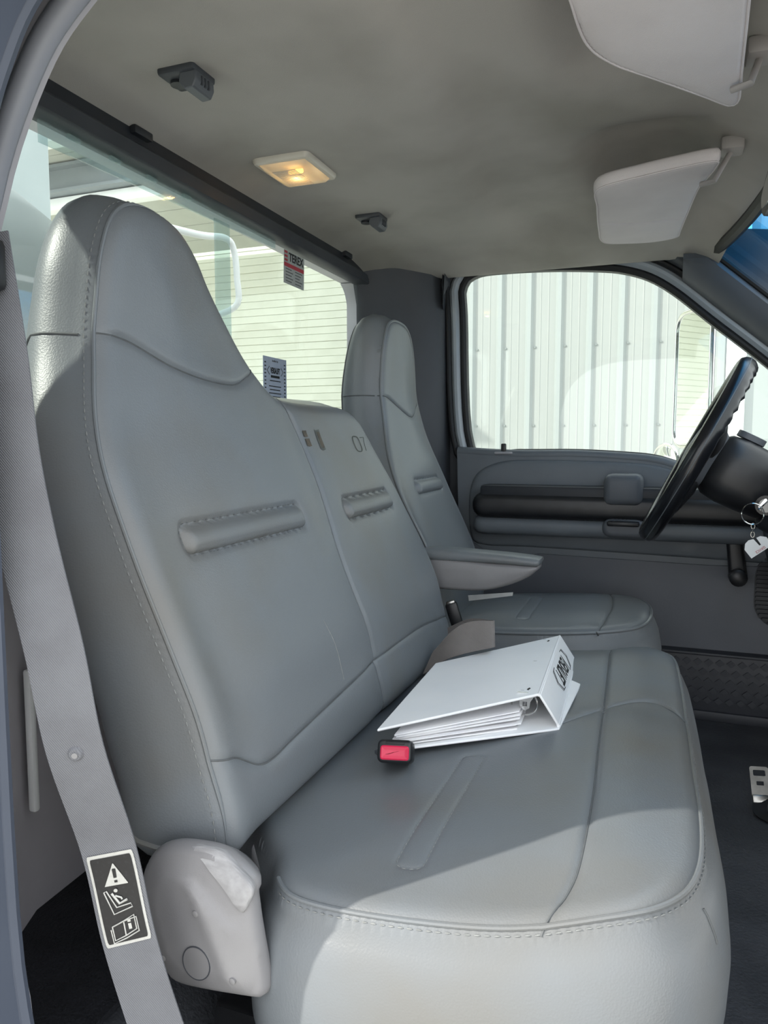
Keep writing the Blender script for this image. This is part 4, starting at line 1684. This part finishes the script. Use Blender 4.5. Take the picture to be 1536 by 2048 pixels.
# spokes
for a in (math.radians(20), math.radians(160), math.radians(232), math.radians(308)):
    rad = YV * math.cos(a) + UPV * math.sin(a)
    tn = NRM.cross(rad)
    rings = []
    for s, w_, d_, dep in ((.04, .036, .014, -.020), (.09, .030, .012, -.022), (.14, .024, .010, -.014), (.178, .022, .010, -.002)):
        c = WC + rad * s + NRM * dep
        rings.append([c + tn * (w_ * math.cos(b)) + NRM * (d_ * math.sin(b)) for b in np.linspace(0, 2 * math.pi, 13)[:-1]])
    mb = MB()
    mb.loft(rings)
    mb.build('spoke', 'black_plastic', sw)
# centre pad
P = resample(catmull([(-.085, .05), (-.05, .062), (.05, .062), (.085, .05), (.088, -.01), (.06, -.065), (-.06, -.065), (-.088, -.01)], True, 6), .008)
HB = Pillow(P, lambda u, v: 0.004 - 6.0 * 0 - 1.2 * (u * u + v * v), lambda u, v, w: WC + YV * u + UPV * v + NRM * (w + .012), lambda u, v: .024, R=.016, grid=.012, crown=.006, rings=[(0.3, .004), (1.0, -.01)])
HB.build('centre_pad', 'trim_mid', sw)
set_origin(sw, WC)

colm = empty('steering_column', 'black steering column shroud behind the wheel', 'steering column')
rings = []
AX = -NRM
for s, ry, rz in ((.030, .052, .050), (.045, .064, .062), (.075, .068, .066), (.115, .066, .064), (.150, .062, .060), (.165, .056, .054)):
    c = WC + AX * s + UPV * (-.004)
    rings.append([c + YV * (ry * math.copysign(abs(math.cos(b)) ** .7, math.cos(b))) + UPV * (rz * math.copysign(abs(math.sin(b)) ** .7, math.sin(b))) for b in np.linspace(0, 2 * math.pi, 29)[:-1]])
mb = MB()
mb.loft(rings)
mb.build('shroud', 'black_plastic', colm)
mb = MB()
for s in (.166, .182):
    pass
rings = []
for s, r0 in ((.160, .066), (.170, .074), (.190, .075), (.215, .074)):
    c = WC + AX * s + UPV * (-.004)
    rings.append([c + YV * (r0 * math.cos(b)) + UPV * (r0 * math.sin(b)) for b in np.linspace(0, 2 * math.pi, 33)[:-1]])
mb.loft(rings)
mb.build('collar', 'trim_black', colm)
mb = MB()
M = frame_matrix(WC + AX * .075 + UPV * .065, (AX.x, AX.y, AX.z), (0, 1, 0))
mb.prism([rrect(-.026, -.026, .026, .026, .018)], lambda u, v: M @ Vector((u, v, -.004)), lambda u, v: M @ Vector((u, v, .008)))
bevel_obj(mb.build('hazard_switch', 'trim_mid', colm), .003)
# ignition barrel on the passenger side of the column
IG = Vector((.168, 1.478, .632))
mb = MB()
mb.tube([IG + Vector((.01, .035, .0)), IG + Vector((0, 0, 0))], .018, 18)
mb.build('ignition_barrel', 'black_gloss', colm)
mb = MB()
mb.tube([IG + Vector((0, .001, 0)), IG + Vector((0, -.003, 0))], .0125, 18)
mb.build('barrel_bezel', 'chrome', colm)
set_origin(colm, WC + AX * .1)

ky = empty('ignition_key', 'chrome key ring with white tag hanging from the ignition', 'key')
mb = MB()
M = frame_matrix(IG + Vector((-.004, -.014, .004)), (.6, -.5, .75), (0, 1, .0))
mb.prism([rrect(-.016, -.004, .016, .012, .004)], lambda u, v: M @ Vector((u, v, -.0012)), lambda u, v: M @ Vector((u, v, .0012)))
mb.build('key_head', 'chrome', ky)
rc = Vector((.1455, 1.455, .618))
mb = MB()
for d in (-.0009, .0009):
    mb.tube([rc + Vector((math.cos(a) * .0178, d + math.sin(a) * .004, math.sin(a) * .0185)) for a in np.linspace(0, 2 * math.pi, 37)[:-1]], .0011, 6, closed=True)
mb.build('split_ring', 'chrome', ky)
mb = MB()
for dz, ang in ((0.000, 0), (-.0075, 1), (-.015, 0)):
    c = rc + Vector((.001, 0, -.0215 + dz))
    if ang:
        mb.tube([c + Vector((0, math.cos(a) * .003, math.sin(a) * .0052)) for a in np.linspace(0, 2 * math.pi, 17)[:-1]], .0008, 5, closed=True)
    else:
        mb.tube([c + Vector((math.cos(a) * .003, 0, math.sin(a) * .0052)) for a in np.linspace(0, 2 * math.pi, 17)[:-1]], .0008, 5, closed=True)
mb.build('chain', 'chrome', ky)
M = frame_matrix(rc + Vector((.009, -.002, -.056)), (.79, .05, .62), (-.62, 0, .79))
tg = [(-.020, .008), (-.016, .013), (-.010, .014), (-.002, .010), (.0, .002), (.004, .002), (.006, .014), (.016, .014), (.020, .010), (.020, -.012), (.018, -.014), (-.018, -.014), (-.020, -.012)]
tg = [(-.021, -.013), (.021, -.013), (.021, .004), (.014, .011), (.007, .012), (.006, -.002), (.003, -.002), (.002, .013), (-.006, .016), (-.014, .014), (-.021, .006)]
mb = MB()
mb.prism([tg], lambda u, v: M @ Vector((u, v, -.0008)), lambda u, v: M @ Vector((u, v, .0008)))
tgo = mb.build('tag', 'white_paint', ky)
Mt = M
if (M.to_3x3() @ Vector((0, 0, 1))).y > 0:
    Mt = M @ Matrix.Rotation(math.pi, 4, 'Y')
text_obj('tag_print', 'SERVICE', .0065, Mt @ Matrix.Translation((0, -.0085, .0010)) @ Matrix.Rotation(math.pi, 4, 'Z'), 'ink_red', tgo, 0.8)
set_origin(ky, IG)

# ------------------------------------------------------------------ small things
# folded black strap with steel buckle on the floor by the driver's feet
stp = empty('strap_buckle', 'steel buckle on black strap standing on the rubber floor', 'buckle')
zf = FLOOR_Z
M = frame_matrix((.1740, 1.43, zf + .048), (.96, .10, .05), (-.06, .45, .88))
mb = MB()
mb.prism([rrect(-.0155, -.030, .0155, .028, .004), rrect(-.010, .012, .010, .022, .002)[::-1], rrect(-.006, -.004, .006, .003, .001)[::-1]], lambda u, v: M @ Vector((u, v, -.0015)), lambda u, v: M @ Vector((u, v, .0015)))
mb.build('buckle_plate', 'steel', stp)
mb = MB()
mb.rbox((-.0155, -.034, -.004), (.0155, -.020, .004), .002, M=M)
mb.build('buckle_bar', 'steel', stp)
mb = MB()
sc_ = catmull([tuple(M @ Vector((0, -.026, 0))), (.172, 1.402, zf + .012), (.180, 1.390, zf + .006), (.205, 1.375, zf + .005), (.26, 1.37, zf + .007)], False, 5)
l_, r_ = [], []
for i, p in enumerate(sc_):
    wv = Vector((.75, -.2, .1)).normalized().lerp(Vector((.1, 1.0, 0)), i / (len(sc_) - 1)).normalized() * .012
    l_.append(Vector(p) - wv)
    r_.append(Vector(p) + wv)
ribbon(mb, l_, r_, .002)
mb.build('strap', 'webbing_dark' if 'webbing_dark' in MATS else 'rubber_black', stp)
set_origin(stp, (.175, 1.41, zf))

# white paper tag tucked under the driver's armrest and the belt latch next to it
mb = MB()
M = frame_matrix((-.335, 1.50, .425), (.98, .10, .12), (0, -.1, 1))
mb.prism([[(-.046, -.006), (.046, -.001), (.048, .006), (-.046, .006)]], lambda u, v: M @ Vector((u, v, -.0006)), lambda u, v: M @ Vector((u, v, .0006)))
pt = mb.build('paper_slip', 'paper_tag')
tag(pt, 'white paper slip on driver cushion under the armrest', 'paper')
dbk = empty('belt_latch', 'black belt latch beside driver cushion behind bench backrest', 'belt buckle')
mb = MB()
M = frame_matrix((-.385, 1.405, .400), (.9, .2, .3), (-.3, 0, .9))
mb.rbox((-.012, -.035, -.008), (.012, .028, .008), .004, M=M)
mb.build('housing', 'black_plastic', dbk)
mb = MB()
mb.rbox((-.009, .024, -.006), (.009, .032, .006), .002, M=M)
mb.build('latch_edge', 'steel', dbk)
set_origin(dbk, (-.385, 1.405, .37))

# window decals
dc = empty('window_sticker', 'grey and red TEREX sticker on the rear window', 'sticker')
xd = RWX - 0.0045
M = frame_matrix((xd, 1.440, 1.110), (0, 1, 0.0), (0, 0.0, 1))
# as seen from inside the sticker reads left to right along +y
mb = MB()
mb.prism([[(-.047, -.034), (.044, -.034), (.047, .034), (-.044, .034)]], lambda u, v: M @ Vector((u, v, 0)), lambda u, v: M @ Vector((u, v, .0006)))
mb.build('backing', 'decal_grey', dc, None)
text_obj('sticker_lettering', 'TEREX', .024, M @ Matrix.Translation((.009, .022, .0008)), 'ink', dc, .92, .0006)
mb = MB()
mb.prism([[(-.044, .001), (.045, .001), (.045, .009), (-.044, .009)]], lambda u, v: M @ Vector((u, v, .0006)), lambda u, v: M @ Vector((u, v, .0009)))
mb.build('red_band', 'ink_red', dc, None)
for k in range(3):
    mb = MB()
    mb.prism([[(-.042, .012 + k * .008), (-.029, .012 + k * .008), (-.029, .0165 + k * .008), (-.042, .0165 + k * .008)]], lambda u, v: M @ Vector((u, v, .0006)), lambda u, v: M @ Vector((u, v, .0009)))
    mb.build('logo_bar', 'ink_red', dc, None)
mb = MB()
for k in range(5):
    for (a, b) in ((-.038, -.012 + .006 * (k % 2)), (.004, .036 - .006 * (k % 3))):
        z = -.004 - k * .0062
        mb.box((a, z, .0006), (b, z + .0018, .0009), M)
mb.build('small_print', 'ink_grey', dc, None, 'stuff')
set_origin(dc, (xd, 1.44, 1.11))

dc = empty('window_sticker', 'pale blue VERSALIFT sticker low on the rear window by backrest', 'sticker')
M = frame_matrix((xd, 1.352, .870), (0, 1, 0), (0, 0, 1))
mb = MB()
mb.prism([[(-.048, -.055), (.048, -.055), (.048, .047), (-.048, .047)]], lambda u, v: M @ Vector((u, v, 0)), lambda u, v: M @ Vector((u, v, .0006)))
mb.build('backing', 'decal_blue', dc, None)
text_obj('sticker_lettering', 'VERSALIFT', .016, M @ Matrix.Translation((0, .020, .0008)), 'ink', dc, .52, .0006)
text_obj('sticker_heading', 'Installed by', .006, M @ Matrix.Translation((0, .040, .0008)), 'ink_grey', dc, .9)
mb = MB()
mb.box((-.018, .006, .0006), (.018, .011, .0009), M)
mb.box((-.022, -.001, .0006), (.022, .001, .0009), M)
for k in range(4):
    mb.box((-.026 + .003 * (k % 2), -.012 - .007 * k, .0006), (.024 - .004 * (k % 2), -.010 - .007 * k, .0009), M)
for k in range(12):
    for s in (-1, 1):
        mb.box((s * .040 - .003, .034 - k * .0072, .0006), (s * .040 + .003, .0365 - k * .0072, .0009), M)
mb.build('small_print', 'ink', dc, None, 'stuff')
for sg in (-1, 1):
    mb = MB()
    mb.tube([M @ Vector((sg * .024, .028, .0008)), M @ Vector((sg * .033, .020, .0008)), M @ Vector((sg * .024, .012, .0008))], .0008, 5)
    mb.build('bracket', 'ink_grey', dc)
set_origin(dc, (xd, 1.352, .87))

# ------------------------------------------------------------------ outside
mb = MB()
mb.box((-40, -40, -0.90), (40, 40, -0.80))
g = mb.build('ground', 'concrete', None, None)
struct(g, 'pale concrete yard')

# door mirror beyond the driver window
om = empty('door_mirror', 'chrome framed tall mirror outside driver window', 'mirror')
MC = Vector((.060, 2.26, .925))
mu = Vector((.43, -.90, 0)).normalized()
mn = Vector((-.90, -.43, 0)).normalized()
P = resample(np.array(rrect(-.098, -.188, .098, .188, .045, 8)), .012)
mb = MB()
mb.tube([MC + mu * p[0] + Vector((0, 0, p[1])) for p in P], .0075, 10, closed=True)
mb.build('chrome_frame', 'chrome', om)
mb = MB()
mb.prism([[tuple(p) for p in offset2(P, -.001)]], lambda u, v: MC + mu * u + Vector((0, 0, v)) + mn * .002, lambda u, v: MC + mu * u + Vector((0, 0, v)) - mn * .010)
mb.build('mirror_glass', 'mirror_glass', om)
mb = MB()
mb.tube([MC + Vector((0.0, 0, .19)), MC + Vector((0.0, 0, .215)), MC + Vector((.02, -.06, .225)), MC + Vector((.25, -.22, .19))], .008, 10)
mb.build('bracket', 'chrome', om)
mb = MB()
mb.tube([MC + Vector((0.0, 0, -.19)), MC + Vector((0.02, -.02, -.24)), MC + Vector((.20, -.24, -.30))], .008, 10)
mb.build('bracket', 'chrome', om)
set_origin(om, MC + Vector((0, 0, -.2)))
sm = empty('spot_mirror', 'small round chrome mirror low in driver window', 'mirror')
SM = Vector((-.004, 2.22, .690))
mb = MB()
mb.tube([SM + mu * (math.cos(a) * .075) + Vector((0, 0, math.sin(a) * .052)) for a in np.linspace(0, 2 * math.pi, 37)[:-1]], .005, 8, closed=True)
mb.build('chrome_frame', 'chrome', sm)
mb = MB()
rings = []
for r0, d0 in ((1.0, 0.0), (.8, .006), (.5, .011), (.2, .0135), (.02, .014)):
    rings.append([SM + mu * (math.cos(a) * .074 * r0) + Vector((0, 0, math.sin(a) * .051 * r0)) + mn * d0 for a in np.linspace(0, 2 * math.pi, 33)[:-1]])
mb.loft(rings)
mb.build('convex_glass', 'mirror_glass', sm)
mb = MB()
mb.tube([SM + Vector((0, 0, -.05)), SM + Vector((.05, -.05, -.10)), SM + Vector((.2, -.2, -.14))], .006, 8)
mb.build('stalk', 'chrome', sm)
set_origin(sm, SM)

# ribbed metal building along the driver side
bl = empty('metal_building', 'white ribbed sheet metal building beyond driver window', 'building')
YW = 7.3
mb = MB()
mb.box((-2.6, YW, -.80), (.47, YW + .2, 6.0))
mb.build('wall_sheet', 'wall_metal', bl, None)


def rib_mesh(x, z1=6.0):
    m_ = MB()
    pr = [(x - .040, YW), (x - .016, YW - .034), (x + .016, YW - .034), (x + .040, YW)]
    m_.loft([[(p[0], p[1], z) for p in pr] for z in (-.80, z1)])
    return m_


x = -2.42
first = None
ribs = []
base = rib_mesh(0).build('rib', 'wall_metal_rib', bl, None)
xs = [-2.42 + .285 * k for k in range(11)]
base.location = (xs[0], 0, 0)
for q in xs[1:]:
    c = base.copy()
    COL.objects.link(c)
    c.parent = bl
    c.location = (q, 0, 0)
m_ = MB()
for f in (.105, .18):
    m_.loft([[(f - .008, YW, z), (f, YW - .004, z), (f + .008, YW, z)] for z in (-.80, 6.0)])
minor = m_.build('minor_rib', 'wall_metal', bl, None)
minor.location = (xs[0], 0, 0)
for q in xs[1:-1]:
    c = minor.copy()
    COL.objects.link(c)
    c.parent = bl
    c.location = (q, 0, 0)
scr = MB()
scr.tube([(0, YW, 0), (0, YW - .010, 0)], .011, 8)
s0 = scr.build('screw', 'wall_screw', bl, None)
first = True
for z in (.93, 1.68, 2.43):
    for q in xs:
        c = s0 if first else s0.copy()
        if not first:
            COL.objects.link(c)
            c.parent = bl
        first = False
        c.location = (q + .055, 0, z)
mb = MB()
mb.box((.46, YW - .04, -.80), (.62, YW + .25, 6.0))
mb.build('corner_trim', 'white_paint', bl, None)
set_origin(bl, (0, YW, -.80))

ex = empty('side_building', 'grey clad building end past the white corner trim', 'building')
mb = MB()
mb.box((.62, YW + .02, -.80), (5.0, YW + .3, 6.0))
mb.build('wall_sheet', 'wall_metal_rib', ex, None)
rb = rib_mesh(0).build('rib', 'wall_metal_rib', ex, None)
rb.location = (.95, .02, 0)
for k in range(1, 12):
    c = rb.copy()
    COL.objects.link(c)
    c.parent = ex
    c.location = (.95 + .285 * k, .02, 0)
set_origin(ex, (2, YW, -.80))

# painted brick wall seen through the rear window
bw = empty('brick_building', 'cream painted brick building seen through the rear window', 'building')
YB = 9.5
mb = MB()
mb.box((-16, YB + .012, -.80), (-2.2, YB + .3, 6.5))
mb.build('wall_core', 'mortar', bw, None)
CH = .102
mb = MB()
mb.rbox((-16, YB - .006, 0), (-2.2, YB + .05, CH - .005), .004, 1)
c0 = mb.build('brick_course', 'brick_paint', bw, None)
c0.location = (0, 0, .55)
for k in range(1, 56):
    c = c0.copy()
    COL.objects.link(c)
    c.parent = bw
    c.location = (random.uniform(-.2, .2), random.uniform(-.006, .006), .55 + CH * k)
set_origin(bw, (-8, YB, -.80))

# canopy: beam, soffit boards
cn = empty('canopy', 'canopy with blue grey beam and pale soffit behind the cab', 'canopy')
mb = MB()
mb.box((-12, 6.0, 3.25), (-4.3, 6.12, 3.48))
mb.box((-12, 5.92, 3.23), (-4.3, 6.20, 3.26))
mb.box((-12, 5.92, 3.47), (-4.3, 6.20, 3.50))
mb.build('beam', 'beam_blue', cn, None)
mb = MB()
mb.rbox((-12, 6.02, 3.10), (-4.3, 6.16, 3.22), .02)
mb.build('gutter', 'white_paint', cn)
sb0 = MB().box((-12, 0, 3.52), (-5.0, .29, 3.56)).build('soffit_board', 'soffit', cn, None)
sb0.location = (0, 4.6, 0)
for k in range(1, 16):
    c = sb0.copy()
    COL.objects.link(c)
    c.parent = cn
    c.location = (0, 4.6 + .30 * k, 0.004 * (k % 2))
mb = MB()
mb.box((-12, 5.2, 3.36), (-5.0, 5.34, 3.52))
mb.build('purlin', 'white_paint', cn, None)
set_origin(cn, (-7, 6, 3.1))

# equipment right behind the cab
ped = empty('boom_pedestal', 'grey rounded boom pedestal behind the cab at left', 'machine part')
PC = Vector((-1.52, 1.06, 0))
mb = MB()
rings = []
for z, r0 in ((-.3, .39), (.9, .39), (1.12, .382), (1.20, .36), (1.25, .30), (1.275, .21), (1.285, .08)):
    rings.append([(PC.x + r0 * math.cos(a), PC.y + r0 * math.sin(a), z) for a in np.linspace(0, 2 * math.pi, 49)[:-1]])
mb.loft(rings)
mb.build('drum', 'outside_grey', ped)
mb = MB()
mb.tube([(PC.x + .392 * math.cos(a), PC.y + .392 * math.sin(a), .885) for a in np.linspace(0, 2 * math.pi, 49)[:-1]], .006, 6, closed=True)
mb.build('band', 'outside_pale', ped)
set_origin(ped, (PC.x, PC.y, -.3))
mb = MB()
mb.rbox((-2.08, 0.0, -.4), (-2.00, 2.050, 2.8), .02)
cab = mb.build('body_panel', 'outside_pale')
tag(cab, 'pale upright body panel behind the cab at far left', 'panel')
mb = MB()
mb.tube(catmull([(-1.15, 1.35, 1.245), (-1.15, 1.66, 1.280), (-1.15, 1.79, 1.304), (-1.15, 1.835, 1.285), (-1.15, 1.850, 1.21), (-1.16, 1.853, 1.13), (-1.30, 1.853, 1.10)], False, 6), .009, 10)
tb = mb.build('grab_rail', 'white_paint')
tag(tb, 'white bent grab rail tube behind the rear window', 'rail')
